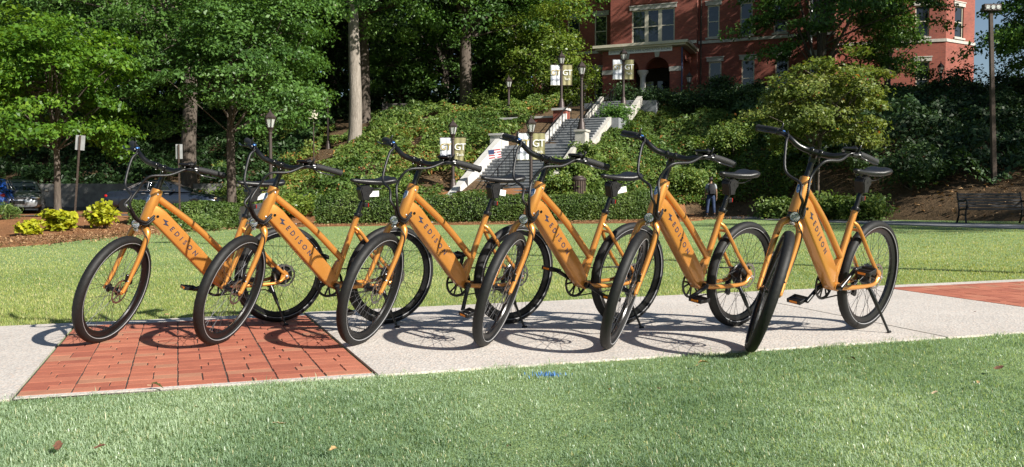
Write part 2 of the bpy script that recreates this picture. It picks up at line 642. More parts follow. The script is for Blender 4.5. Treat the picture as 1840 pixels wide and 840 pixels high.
# hillside sheet with a smooth foot
gxh = np.arange(-140, 140.1, .7)
ff = np.concatenate([np.linspace(0, .2, 34)[:-1], np.linspace(.2, 1, 30)])
XH, FH = np.meshgrid(gxh, ff)
YH = np.interp(XH, XS, Y0S) - .25 + .35 * (vnoise(XH, XH * 0, 41, 1.9) - .5)
YH = YH + FH * (178 - YH)
ZH = T(XH, YH) + .03 * np.clip(FH * 200, -.5, 1) - .02 * (FH == 0) + (vnoise(XH, YH, 3, 2.2) - .5) * .22 * np.clip(FH * 30, 0, 1)
V = np.stack([XH, YH, ZH], -1).reshape(-1, 3)
idx = np.arange(XH.size).reshape(XH.shape)
F = np.stack([idx[:-1, :-1], idx[:-1, 1:], idx[1:, 1:], idx[1:, :-1]], -1).reshape(-1, 4)
me = bpy.data.meshes.new('hillside')
me.from_pydata(V.tolist(), [], F.tolist())
me.materials.append(M['soil'])
me.shade_smooth()
tag(link('hillside', me), kind='structure')

# --- the near path: axis u along it, n across it
TH = R(15)
PA = Vector((-2.23, 3.73))
PU = Vector((math.cos(TH), math.sin(TH)))
PN = Vector((-math.sin(TH), math.cos(TH)))
PW = 2.62
SHEAR = -.115


def pw(u, v, z=0.0):
    p = PA + PU * u + PN * v
    return Vector((p.x, p.y, float(G(p.x)) + z))


def slab(name, corners, thick, mat, z=.012, joints=()):
    mb = MB()
    top = [pw(u, v, z) for u, v in corners]
    bot = [pw(u, v, z - thick) for u, v in corners]
    n = len(top)
    mb.add(top + bot, [tuple(range(n))] + [(k, (k + 1) % n, n + (k + 1) % n, n + k) for k in range(n)])
    return mb


def slab_obj(name, u0, u1, v0, v1, s0=0.0, s1=0.0, parent=None):
    mb = slab(name, [(u0 + s0 * v0, v0), (u1 + s1 * v0, v0), (u1 + s1 * v1, v1), (u0 + s0 * v1, v1)], .05, None)
    return mb.build(name, M['aggregate'], parent)


path = tag(slab('concrete_path', [(-14, 0.01), (26, 0.01), (26, PW - .01), (-14, PW - .01)], .03, None, z=-.004).build('concrete_path', M['sand']), kind='structure')
cuts = [-12.0, -9, -6, -3, 0]
for i in range(len(cuts) - 1):
    slab_obj('slab', cuts[i] + .004, cuts[i + 1] - .006, 0, PW, 0, SHEAR if cuts[i + 1] == 0 else 0, path)
P1 = 1.617
cuts = [P1, 5.0, 6.53]
for i in range(len(cuts) - 1):
    slab_obj('slab', cuts[i] + .009, cuts[i + 1] - .008, 0, PW, SHEAR if i == 0 else 0, 0, path)
for a in (9.0, 12, 15, 18, 21):
    slab_obj('slab', a + .005, a + 3 - .005, 0, PW, 0, 0, path)


def brick_panel(u0, u1, v0, v1, shear, ncol, seed, border=True, nrow=None):
    rnd = random.Random(seed)
    bed = tag(slab('brick_paving', [(u0 + .008 + shear * v0, 0.0), (u1 - .008 + shear * v0, 0.0), (u1 - .008 + shear * PW, PW), (u0 + .008 + shear * PW, PW)], .03, None, z=.0078).build('brick_paving', M['sand']), kind='structure')
    for a, b in ((0.0, v0 - .004), (v1 + .004, PW)):
        mb = slab('kerb_strip', [(u0 + .01 + shear * a, a), (u1 - .01 + shear * a, a), (u1 - .01 + shear * b, b), (u0 + .01 + shear * b, b)], .03, None, z=.011)
        mb.build('edging_strip', M['aggregate'], bed)
    cw = (u1 - u0 - .016) / ncol
    rows = nrow or int((v1 - v0) / .102)
    rh = (v1 - v0) / rows
    meshes = {}

    def bmesh_for(w, k):
        key = (round(w, 3), k)
        if key not in meshes:
            mb = MB()
            r2 = random.Random(k)
            hx, hy, b = w / 2, rh / 2 - .0018, .0025
            j = lambda: r2.uniform(-.0008, .0008)
            base = [(-hx, -hy), (hx, -hy), (hx, hy), (-hx, hy)]
            base = [(x + shear * y + j(), y + j()) for x, y in base]
            tops = [(x - math.copysign(b, x), y - math.copysign(b, y)) for x, y in base]
            vs = [(x, y, -.03) for x, y in base] + [(x, y, -.004) for x, y in base] + [(x, y, j() * .5) for x, y in tops]
            fs = [(8, 9, 10, 11)] + [(a + i, a + (i + 1) % 4, a + 4 + (i + 1) % 4, a + 4 + i) for a in (0, 4) for i in range(4)]
            mb.add(vs, fs)
            meshes[key] = mb.mesh('brick', M['paver'])
        return meshes[key]
    for r in range(rows):
        v = v0 + (r + .5) * rh
        for c in range(ncol):
            uc = u0 + .008 + cw * c
            split = (r + c * 1) % 3
            if split == 0:
                segs = [(0, 1)]
            elif split == 1:
                segs = [(0, .5), (.5, 1)]
            else:
                k = rnd.choice((.34, .5, .66))
                segs = [(0, k), (k, 1)]
            for a, b in segs:
                w = cw * (b - a) - (.0065 if b - a > .9 else .005)
                o = link('brick', bmesh_for(round(w, 2) if abs(b - a - 1) > .01 else w, rnd.randrange(3)), bed)
                p = pw(uc + cw * (a + b) / 2 + shear * v, v, .012 + rnd.uniform(-.0007, .0007))
                o.location = p
                o.rotation_euler = (rnd.uniform(-.002, .002), rnd.uniform(-.002, .002) - .0135, TH + rnd.uniform(-.004, .004))
    return bed


brick_panel(0, P1, .055, 2.42, SHEAR, 7, 4, nrow=24)
brick_panel(6.53, 9.0, .06, 2.44, 0, 8, 9, nrow=16)

# --- far path on the right, with the bench and the walker beside it
fp = [(4.6, 37.3), (7.0, 37.9), (9.0, 37.6), (10.3, 33.6), (11.4, 28.4), (12.9, 22.2), (15.2, 16.2), (20, 8)]
fl, fr = [], []
for i, p in enumerate(bez([(a, b, 0) for a, b in fp], 40)):
    q = bez([(a, b, 0) for a, b in fp], 40)[min(i + 1, 40)] - bez([(a, b, 0) for a, b in fp], 40)[max(i - 1, 0)]
    nn = Vector((-q.y, q.x, 0)).normalized()
    for L, s in ((fl, 1.0), (fr, -1.0)):
        w = p + nn * s
        L.append((w.x, w.y, Tz(w.x, w.y) + .03))
mb = MB()
n = len(fl)
mb.add(fl + fr + [(x, y, z - .08) for x, y, z in fl + fr],
       [(i, i + 1, n + i + 1, n + i) for i in range(n - 1)] + [(i, i + 1, 2 * n + i + 1, 2 * n + i) for i in range(n - 1)] + [(n + i, n + i + 1, 3 * n + i + 1, 3 * n + i) for i in range(n - 1)])
tag(mb.build('far_path', M['asphalt']), kind='structure')

# --- pine-straw bed along the back of the lawn
edge = bez([(-30, 8, 0), (-16, 13, 0), (-11.2, 18.2, 0), (-11.3, 23, 0), (-10.5, 29.2, 0), (-7, 31.6, 0), (0, 31.2, 0), (4.6, 30.6, 0), (7.2, 32.6, 0), (8.2, 36.5, 0)], 120)
mb = MB()
rows = 14
vs = []
for k, p in enumerate(edge):
    jit = .12 * math.sin(k * 1.7) + .08 * math.sin(k * 3.1 + 1)
    back = Vector((p.x * 1.0 - (1.5 if p.x < -9 else 0), max(p.y + 5, 37.5), 0))
    for j in range(rows + 1):
        f = j / rows
        q = p.lerp(back, f)
        if j == 0:
            q = q + Vector((jit * .6, jit, 0))
        z = Tz(q.x, q.y) + (.0 if j == 0 else .05 + .035 * math.sin(q.x * 2.3 + j) * math.sin(q.y * 1.9)) + (.1 if q.y > 35 else 0)
        vs.append((q.x, q.y, z))
fs = []
for k in range(len(edge) - 1):
    for j in range(rows):
        a = k * (rows + 1) + j
        fs.append((a, a + 1, a + rows + 2, a + rows + 1))
mb.add(vs, fs)
bed = mb.build('mulch_bed', M['mulch'], None, 180)
tag(bed, kind='structure')

# --- parking road behind the bed on the left
mb = MB()
vs = []
for x in np.arange(-60, -9.9, 2):
    for y in (31.5, 33, 36, 40, 43.6):
        vs.append((x + (.35 * (y - 36)), y, max(Tz(x + .35 * (y - 36), y), -.2) + .06))
n = len(np.arange(-60, -9.9, 2))
mb.add(vs, [(i * 5 + j, i * 5 + 5 + j, i * 5 + 6 + j, i * 5 + 1 + j) for i in range(n - 1) for j in range(4)])
tag(mb.build('parking_road', M['road']), kind='structure')


def road_z(x, y):
    return max(Tz(x, y), -.2) + .06


# --- grass
def blades(name, P, hgt, wid, rng, mat, lean=.6, var=None, simple=False):
    N = len(P)
    a = rng.uniform(0, 2 * math.pi, N)
    d = np.stack([np.cos(a), np.sin(a), np.zeros(N)], 1)
    s = np.stack([-np.sin(a), np.cos(a), np.zeros(N)], 1)
    L = rng.uniform(.1, 1, N) ** .8 * lean
    up = np.array([0, 0, 1.0])
    tip = P + d * (hgt * L)[:, None] + up * (hgt * np.sqrt(np.clip(1 - L * L * .8, .08, 1)))[:, None]
    mid = P + d * (hgt * L * .35)[:, None] + up * (hgt * .58)[:, None]
    w = wid[:, None] * s * .5
    if simple:
        Vq = np.stack([P - w, P + w, tip], 1)
    else:
        Vq = np.stack([P, mid + w, tip, mid - w], 1)
    return tag(link(name, quads_mesh(name, Vq, mat, rng.uniform(0, 1, N) ** 1.3 if var is None else var, 3 if simple else 4)), kind='stuff')


def path_uv(x, y):
    dx, dy = x - PA.x, y - PA.y
    return dx * PU.x + dy * PU.y, dx * PN.x + dy * PN.y


rng = np.random.default_rng(5)
N = 520000
y = 2.1 + 4.3 * rng.random(N) ** 1.25
x = rng.uniform(-1, 1, N) * (.64 * y + .45)
u, v = path_uv(x, y)
ovh = .018 + .055 * (vnoise(u, u * 0, 2, .14) - .45) + .05 * (vnoise(u, u * 0, 8, .6) - .5) + .03 * (vnoise(u, u * 0, 5, .04) - .5) * rng.random(N)
keep = v < ovh
x, y = x[keep], y[keep]
lump = vnoise(x, y, 1, .30) * .5 + vnoise(x, y, 4, .09) * .5
hgt = (.008 + .024 * lump ** 1.3) * rng.uniform(.6, 1.35, len(x))
u, v = path_uv(x, y)
tall = rng.random(len(x)) < (.006 + .03 * (v > -.06))
hgt = np.where(tall, hgt * 2.1, hgt)
var = np.clip(rng.normal(.45, .13, len(x)) + (vnoise(x, y, 9, .7) - .5) * .75 + (vnoise(x, y, 29, .12) - .5) * .25, 0, .93)
straw = rng.random(len(x)) < .03
var = np.where(straw, 1.0, var)
P = np.stack([x, y, G(x) - .004], 1)
g1 = blades('grass_near_path', P, hgt, rng.uniform(.0020, .0034, len(x)), rng, M['grass_near'], .95, var)
tag(g1, 'dewy short green turf in front of the path', 'grass', kind='stuff')

# lawn beyond the path
N = 380000
py = 396 + (600 - 396) * rng.random(N) ** .85
px = rng.uniform(-160, 2000, N)
U, Wd = (px - 920) / FPX, (420 - py) / FPX
cP, sP = math.cos(PITCH), math.sin(PITCH)
dx, dy, dz = U, cP - Wd * sP, sP + Wd * cP
tt = CAM_H / (.014 * dx - dz)
tt = np.where((tt > 0) & (tt < 60), tt, 0)
x, y = dx * tt, dy * tt
x += rng.normal(0, .02, N)
u, v = path_uv(x, y)
y0 = np.interp(x, XS, Y0S) - .4
ed = np.array([(p.x, p.y) for p in edge])
o_ = np.argsort(ed[:, 0])
bedy = np.interp(x, ed[o_, 0], ed[o_, 1])
fpx = np.interp(y, [p[1] for p in fp[2:]][::-1], [p[0] for p in fp[2:]][::-1])
keep = (tt > 0) & (v > PW + .02 * (vnoise(u, u * 0, 12, .3) - .6)) & (y < np.minimum(y0, bedy + .1 + 60 * (x > 8))) & (np.abs(x - fpx) > 1.15) & (y > 5)
x, y = x[keep], y[keep]
dist = np.hypot(x, y)
hgt = np.clip(.020 + .010 * vnoise(x, y, 3, .5), 0, 1) * rng.uniform(.7, 1.3, len(x))
wid = np.maximum(.0035, dist * .0008)
var = np.clip(rng.normal(.45, .12, len(x)) + (vnoise(x, y, 19, 1.8) - .5) * .7 + (vnoise(x, y, 23, .5) - .5) * .3, 0, .93)
var = np.where(rng.random(len(x)) < .11, 1.0, var)
P = np.stack([x, y, T(x, y) - .004], 1)
g2 = blades('grass_far_lawn', P, hgt, wid, rng, M['grass_far'], .8, var, True)
tag(g2, 'sunlit mown turf between the path and the hedge', 'grass', kind='stuff')
# ------------------------------------------------------------------ building
def frame_box(mb, s0, s1, z0, z1, y0, y1):
    mb.box(((s0 + s1) / 2, (y0 + y1) / 2, (z0 + z1) / 2), (abs(s1 - s0), abs(y1 - y0), abs(z1 - z0)))


def wall_holes(mb, s0, s1, z0, z1, y0, y1, holes):
    ss = sorted({s0, s1} | {h[0] for h in holes} | {h[1] for h in holes})
    zs = sorted({z0, z1} | {h[2] for h in holes} | {h[3] for h in holes})
    for a, b in zip(ss[:-1], ss[1:]):
        run = None
        cells = []
        for c, d in zip(zs[:-1], zs[1:]):
            ms, mz = (a + b) / 2, (c + d) / 2
            if any(h[0] < ms < h[1] and h[2] < mz < h[3] for h in holes):
                if run:
                    cells.append(run)
                run = None
            else:
                run = (run[0], d) if run else (c, d)
        if run:
            cells.append(run)
        for c, d in cells:
            frame_box(mb, a, b, c, d, y0, y1)


def window(parent, s0, s1, z0, z1, y, nl=1, recess=.16, lintel=True, M2=None):
    """double-hung window standing in an opening; sub-parts under it"""
    mb = MB()
    f = .085
    yf0, yf1 = y + recess - .08, y + recess
    for a, b, c, d in ((s0, s0 + f, z0, z1), (s1 - f, s1, z0, z1), (s0 + f, s1 - f, z0, z0 + f), (s0 + f, s1 - f, z1 - f, z1)):
        frame_box(mb, a, b, c, d, yf0, yf1)
    w = (s1 - s0 - 2 * f) / nl
    for k in range(1, nl):
        x = s0 + f + w * k
        frame_box(mb, x - .13, x + .13, z0 + f, z1 - f, yf0 + .004, yf1)
    zm = (z0 + z1) / 2
    for k in range(nl):
        a, b = s0 + f + w * k + (.13 if k else 0), s0 + f + w * (k + 1) - (.13 if k < nl - 1 else 0)
        frame_box(mb, a, b, zm - .03, zm + .03, yf0 + .01, yf1)
    fr = mb.build('window', M['cream'], parent)
    for k in range(nl):
        a, b = s0 + f + w * k + (.13 if k else 0), s0 + f + w * (k + 1) - (.13 if k < nl - 1 else 0)
        for c, d, off in ((z0 + f, zm - .03, .0), (zm + .03, z1 - f, -.02)):
            p = MB()
            frame_box(p, a, b, c, d, y + recess - .035 + off, y + recess - .02 + off)
            p.build('pane', M['glass'], fr)
    if lintel:
        p = MB()
        frame_box(p, s0 - .14, s1 + .14, z1, z1 + .26, y - .05, y + .12)
        frame_box(p, s0 - .18, s1 + .18, z1 + .26, z1 + .33, y - .09, y + .12)
        p.build('lintel', M['limestone'], fr)
        p = MB()
        frame_box(p, s0 - .12, s1 + .12, z0 - .12, z0, y - .09, y + .12)
        p.build('sill', M['limestone'], fr)
    return fr


BLD = thing('brick_building', 'red brick administration building with cream windows and arched stone-trimmed entrance portico', 'building', (12.9, 59, 0), R(-23))
ZB, ZT = 6.2, 21.5
# right-hand wall
hol = []
for k in range(4):
    s = .62 + 2.2 * k
    hol += [(s, s + .82, 12.1, 14.3), (s + .12, s + .98, 7.95, 10.45), (s, s + .82, 16.4, 18.6)]
mb = MB()
wall_holes(mb, 0.006, 8.8, ZB, ZT, 0, .4, hol)
mb.build('wall', M['brick_wall'], BLD)
mb = MB()
frame_box(mb, 8.4, 8.797, ZB, ZT, .403, 9)
mb.build('side_wall', M['brick_wall'], BLD)
for h in hol:
    window(BLD, *h, 0)
# near-black slab, the unlit rooms behind the windows put into its colour
mb = MB()
frame_box(mb, -12.5, 8.39, ZB, ZT - .2, 1.9, 2.0)
mb.build('dark_backing', M['roof_dark'], BLD)
# pavilion
mb = MB()
hol = [(-4.59, -1.54, 11.95, 14.3), (-4.59, -1.54, 16.4, 18.8), (-4.3, -1.8, 7.0, 10.2)]
wall_holes(mb, -6.15, 0.0, ZB, ZT, -.5, .4, hol)
mb.build('wall', M['brick_wall'], BLD)
window(BLD, *hol[0], -.5, 3)
window(BLD, *hol[1], -.5, 3)
# doors under the arch
mb = MB()
frame_box(mb, -4.3, -1.8, 7.0, 10.2, -.1, .0)
dr = mb.build('entrance_door', M['roof_dark'], BLD)
for s in (-3.0, -1.95):
    mb = MB()
    frame_box(mb, s - .85, s - .1, 7.2, 9.3, -.13, -.10)
    mb.build('door_pane', M['glass'], dr)
mb = MB()
frame_box(mb, -2.25, -2.05, 8.2, 8.45, -.15, -.135)
mb.build('door_notice', M['white_print'], dr)
# left wall
hol = []
for k, s in enumerate((-7.75, -9.85, -12.0)):
    hol += [(s, s + .95, 12.2, 14.45), (s, s + .95, 7.95, 10.5), (s, s + .95, 16.4, 18.6)]
mb = MB()
wall_holes(mb, -12.6, -6.156, ZB, ZT, .8, 1.2, hol)
mb.build('wall', M['brick_wall'], BLD)
for h in hol:
    window(BLD, *h, .8)
# belt courses
for s0, s1, y in ((0.03, 8.85, 0), (-6.2, -.0, -.5), (-12.6, -6.25, .8)):
    for z0, z1, pr in ((11.72, 11.92, .07), (7.72, 7.92, .06), (15.9, 16.1, .07), (ZB, 7.1, .10)):
        mb = MB()
        frame_box(mb, s0, s1, z0, z1, y - pr, y - .003)
        mb.build('stone_band', M['limestone'], BLD)
# recessed brick panels under the upper windows
for s in (-3.9, -2.3):
    mb = MB()
    frame_box(mb, s - .6, s + .6, 14.75, 15.5, -.56, -.503)
    mb.build('brick_panel', M['brick_wall'], BLD)
for k in range(4):
    s = .62 + 2.2 * k
    mb = MB()
    frame_box(mb, s - .05, s + .9, 10.95, 11.55, -.04, -.003)
    mb.build('brick_panel', M['brick_wall'], BLD)
mb = MB()
mb.tube([(.55 - .35, -.07, 7), (.55 - .35, -.07, 20)], .06, 8)
mb.build('downpipe', M['wood_pole'], BLD)
mb = MB()
mb.tube([(7.4, -.07, 7), (7.4, -.07, 20)], .06, 8)
mb.build('downpipe', M['white_print'], BLD)
# roof edge
mb = MB()
frame_box(mb, -6.4, .2, ZT, ZT + .5, -.9, 8)
frame_box(mb, .22, 9.1, ZT, ZT + .4, -.5, 8)
frame_box(mb, -12.8, -6.42, ZT, ZT + .4, .4, 8)
mb.build('roof', M['roof_dark'], BLD)


# portico with two arches
def arch_wall(mb, s0, s1, z0, z1, y0, y1, arches, seg=14):
    cur = s0
    for c, hw, sp in sorted(arches):
        frame_box(mb, cur, c - hw, z0, z1, y0, y1)
        pts = [(c - hw * math.cos(math.pi * k / seg), sp + hw * math.sin(math.pi * k / seg)) for k in range(seg + 1)]
        for a, b in zip(pts[:-1], pts[1:]):
            mb.prism([(a[0], a[1]), (b[0], b[1]), (b[0], z1), (a[0], z1)], y0, y1, ((1, 0, 0), (0, 0, 1), (0, 1, 0), (0, 0, 0)))
        cur = c + hw
    frame_box(mb, cur, s1, z0, z1, y0, y1)


YP = -3.9
mb = MB()
arch_wall(mb, -5.69, -.37, 9.55, 10.95, YP, YP + .45, [(-1.95, .80, 9.551), (-3.98, .80, 9.551)])
frame_box(mb, -5.69, -4.82, 6.6, 9.55, YP, YP + .45)
frame_box(mb, -1.11, -.37, 6.6, 9.55, YP, YP + .45)
for s in (-5.69, -.82):
    frame_box(mb, s, s + .45, 10.3, 10.95, YP + .455, -.505)
    frame_box(mb, s, s + .45, 6.6, 10.3, -1.3, -.505)
    frame_box(mb, s, s + .45, 6.6, 10.3, YP + .455, YP + .9)
    frame_box(mb, s, s + .45, 6.6, 7.8, YP + .9, -1.3)
mb.build('portico_wall', M['brick_wall'], BLD)
for q in ((-5.72, -4.79, 9.38, 9.68, YP - .04, YP + .47), (-1.14, -.34, 9.38, 9.68, YP - .04, YP + .47), (-5.72, -4.79, 7.72, 7.92, YP - .04, YP + .47),
          (-1.14, -.34, 7.72, 7.92, YP - .04, YP + .47), (-1.3, -.30, 6.6, 7.25, YP - .10, YP + .5), (-5.8, -4.7, 6.6, 7.25, YP - .10, YP + .5)):
    mb = MB()
    frame_box(mb, *q)
    mb.build('impost_block', M['limestone'], BLD)
for c in (-1.95, -3.98):
    mb = MB()
    mb.prism([(c - .12, 10.36), (c + .12, 10.36), (c + .19, 10.75), (c - .19, 10.75)], YP - .06, YP - .003, ((1, 0, 0), (0, 0, 1), (0, 1, 0), (0, 0, 0)))
    mb.build('keystone', M['limestone'], BLD)
mb = MB()
mb.lathe([(.34, 6.9), (.34, 7.75), (.24, 7.8), (.26, 7.9), (.20, 7.98), (.18, 9.1), (.24, 9.2), (.22, 9.24), (.36, 9.42), (.38, 9.55)], 16, (-2.965, YP + .24, 0))
mb.build('portico_column', M['stone'], BLD, 40)
mb = MB()
frame_box(mb, -6.25, .15, 11.12, 11.30, YP - .5, -.51)
frame_box(mb, -6.1, 0.0, 11.0, 11.12, YP - .35, -.51)
mb.build('portico_cornice', M['cream'], BLD)
mb = MB()
frame_box(mb, -5.25, -.95, 10.70, 11.04, YP - .07, YP - .012)
sg = mb.build('building_sign', M['white_print'], BLD)
tm2 = text_mesh('sign_lettering', 'LETTIE PATE WHITEHEAD EVANS ADMINISTRATION BUILDING', .20, M['navy'], .004, 1.0, 'CENTER')
bb = [v.co.x for v in tm2.vertices]
k = 4.15 / (max(bb) - min(bb))
tm2.transform(Matrix.Translation((-3.1, YP - .075, 10.87)) @ Matrix.Rotation(R(90), 4, 'X') @ Matrix.Diagonal((k, 1.15, 1, 1)))
link('sign_lettering', tm2, sg)
mb = MB()
frame_box(mb, -6.3, .3, 6.3, 6.9, YP - .9, -.52)
for k in range(5):
    frame_box(mb, -4.7, -1.2, 6.3 - k * .15 - .1, 6.9 - (k + 1) * .13, YP - .9 - .3 * (k + 1), YP - .903 - .3 * k)
mb.build('portico_floor', M['stone'], BLD)
mb = MB()
mb.tube([(-.30, YP - .05, 6.9), (-.30, YP - .05, 10.9)], .05, 8)
mb.build('downpipe', M['navy'], BLD)
for s in (-4.6, -2.95, -1.3):
    mb = MB()
    for k in range(8):
        mb.tube([(s, YP - .9 - .22 * k, 6.85 - .1 * k), (s, YP - .9 - .22 * k, 7.75 - .1 * k)], .014, 5)
    mb.tube([(s, YP - .9, 7.75), (s, YP - 2.5, 7.02)], .025, 6)
    mb.build('entrance_railing', M['iron'], BLD)

# faceted wing at the right end
wc = pix(1700, 60, 58)
WING = thing('brick_wing', 'sunlit faceted brick wing at the right with two tall windows', 'building', (wc.x, wc.y, 0), R(-15))
mb = MB()
hol = [(-1.95, -1.05, 12.1, 14.25), (-1.85, -1.0, 8.0, 10.45)]
wall_holes(mb, -9, 0, ZB, ZT, 0, .35, hol)
mb.build('wall', M['brick_wall'], WING)
for h in hol:
    window(WING, *h, 0)
for za in (7.72, 11.72):
    mb = MB()
    frame_box(mb, -9, 0.02, za, za + .2, -.06, -.003)
    mb.build('stone_band', M['limestone'], WING)
mb = MB()
hol = [(.95, 1.95, 12.1, 14.25)]
wall_holes(mb, 0, 3.25, ZB, ZT, 0.0, .35, hol)
rotf = Matrix.Rotation(R(45), 4, 'Z')
fw_ = mb.mesh('facet_wall', M['brick_wall'])
link('facet_wall', fw_, WING, rotf)
for za in (7.72, 11.72):
    mb = MB()
    frame_box(mb, 0, 3.3, za, za + .2, -.06, -.003)
    link('stone_band', mb.mesh('stone_band', M['limestone']), WING, rotf)
w_ = window(WING, *hol[0], 0)
w_.matrix_local = rotf
mb = MB()
frame_box(mb, -9, 1.2, ZB, ZT, 2.5, 2.6)
mb.build('dark_backing', M['roof_dark'], WING)  # near-black slab painting the wing's unlit rooms
mb = MB()
frame_box(mb, -9, 1.9, ZT, ZT + .4, -.3, 6)
mb.build('roof', M['roof_dark'], WING)

# ------------------------------------------------------------------ stairs up the hill
SH = Vector((.407, .914, 0)).normalized()
SR = Vector((SH.y, -SH.x, 0))
SW = 3.8
L0 = Vector((-.4, 42.0, 3.6))             # left front corner of the landing
STAIR = thing('outdoor_staircase', 'pale grey stone staircase with white cheek walls climbing the bank to the entrance', 'staircase', (0, 0, 0))


def sp(d, r, z):
    return Vector((L0.x, L0.y, 0)) + SH * d + SR * r + Vector((0, 0, z))


def stair_box(name, d0, d1, r0, r1, z0, z1, mat, parent=STAIR):
    mb = MB()
    vs = [sp(d, r, z) for d in (d0, d1) for r in (r0, r1) for z in (z0, z1)]
    mb.add(vs, [(0, 1, 3, 2), (4, 6, 7, 5), (0, 4, 5, 1), (2, 3, 7, 6), (0, 2, 6, 4), (1, 5, 7, 3)])
    o = mb.build(name, M[mat], parent)
    if name == 'step':
        m2 = MB()
        vs = [sp(d, r, z) for d in (d0 - .03, d1 + .02) for r in (r0 - .001, r1 + .001) for z in (z1 - .045, z1 + .004)]
        m2.add(vs, [(0, 1, 3, 2), (4, 6, 7, 5), (0, 4, 5, 1), (2, 3, 7, 6), (0, 2, 6, 4), (1, 5, 7, 3)])
        m2.build('tread', M['tread'], o)
    return o


for k in range(22):
    d = -.27 * (k + 1)
    stair_box('step', d - .015, d + .272, 0.005, SW - .005, 3.6 - .15 * (k + 1) - .5, 3.6 - .15 * (k + 1), 'step')
stair_box('landing', 0, 1.6, -.3, SW + .3, 2.6, 3.6, 'step')
for k in range(11):
    d = 1.6 + .30 * k
    stair_box('step', d - .012, d + .3, 1.505, SW - .005, 3.6 + .15 * k - .4, 3.6 + .15 * (k + 1), 'step')
stair_box('landing', 4.9, 6.5, 1.3, SW + .6, 4.3, 5.25, 'step')
for k in range(9):
    d = 6.5 + .30 * k
    stair_box('step', d - .012, d + .3, 2.205, SW + .4, 5.25 + .15 * k - .4, 5.25 + .15 * (k + 1), 'step')
stair_box('landing', 9.2, 13.5, 1.0, SW + 1.5, 5.4, 6.6, 'step')


def cheek(d0, z0, d1, z1, r0, r1, mat='stone', low=1.1):
    mb = MB()
    vs = []
    for d, z in ((d0, z0), (d1, z1)):
        for r in (r0, r1):
            vs += [sp(d, r, z - low), sp(d, r, z)]
    mb.add(vs, [(0, 1, 3, 2), (4, 6, 7, 5), (0, 4, 5, 1), (2, 3, 7, 6), (0, 2, 6, 4), (1, 5, 7, 3)])
    return mb.build('cheek_wall', M[mat], STAIR)


cheek(-6.1, .75, -.25, 3.95, -.34, .0)
cheek(-6.1, .45, -.25, 3.65, SW + .0, SW + .2, 'limestone')  # duller stone puts the right-hand cheeks' shade into their colour
cheek(1.6, 3.95, 4.9, 5.60, 1.28, 1.5)
cheek(1.6, 3.65, 4.9, 5.30, SW, SW + .2, 'limestone', .4)
cheek(6.5, 5.6, 9.2, 6.95, 1.98, 2.2, 'limestone')
cheek(6.5, 5.5, 9.2, 6.85, SW + .4, SW + .7, 'limestone', .5)
stair_box('pier', -.3, .5, -.62, .03, 2.4, 4.10, 'stone')
stair_box('pier_cap', -.36, .56, -.68, .09, 4.10, 4.20, 'stone')
stair_box('pier', -.2, .4, SW + .0, SW + .5, 2.4, 4.15, 'limestone')
stair_box('pier_cap', -.25, .45, SW - .05, SW + .55, 4.15, 4.25, 'limestone')
stair_box('brick_pier', 4.85, 5.55, .72, 1.42, 4.0, 5.78, 'brick_wall')
stair_box('pier_cap', 4.78, 5.62, .65, 1.49, 5.78, 5.90, 'stone')
stair_box('terrace_wall', 5.1, 5.35, -2.6, .715, 4.2, 5.42, 'brick_wall')
stair_box('terrace_coping', 5.05, 5.40, -2.6, .645, 5.42, 5.53, 'stone')


def railing(name, label, r, runs):
    t_ = thing(name, label, 'railing', tuple(sp(runs[0][0], r, runs[0][1])))
    inv = Matrix.Translation(-t_.location)
    for d0, z0, d1, z1 in runs:
        for hh in (.92, .12):
            mb = MB()
            mb.tube([inv @ sp(d0, r, z0 + hh), inv @ sp(d1, r, z1 + hh)], .024, 6)
            mb.build('rail', M['iron'], t_)
        n_ = int(abs(d1 - d0) / .42)
        for k in range(n_ + 1):
            f = k / n_
            mb = MB()
            p, q = sp(d0 + (d1 - d0) * f, r, z0 + (z1 - z0) * f), sp(d0 + (d1 - d0) * f, r, z0 + (z1 - z0) * f + .92)
            mb.tube([inv @ p, inv @ q], .030 if k % 4 == 0 else .013, 5)
            mb.build('post' if k % 4 == 0 else 'baluster', M['iron'], t_)


railing('stair_railing', 'black metal railing down the middle of the lower stone stairs', 1.5, [(-5.7, .45, 0, 3.6)])
railing('stair_railing', 'black metal railing along the left side of the upper stairs', 1.75, [(1.7, 3.7, 4.9, 5.25)])
railing('stair_railing', 'black metal railing rising from the landing to the entrance terrace', 2.9, [(1.7, 3.7, 4.9, 5.25), (4.95, 5.25, 6.45, 5.25), (6.5, 5.3, 9.2, 6.6)])

# ------------------------------------------------------------------ lamp posts, banners
LM_ = {}


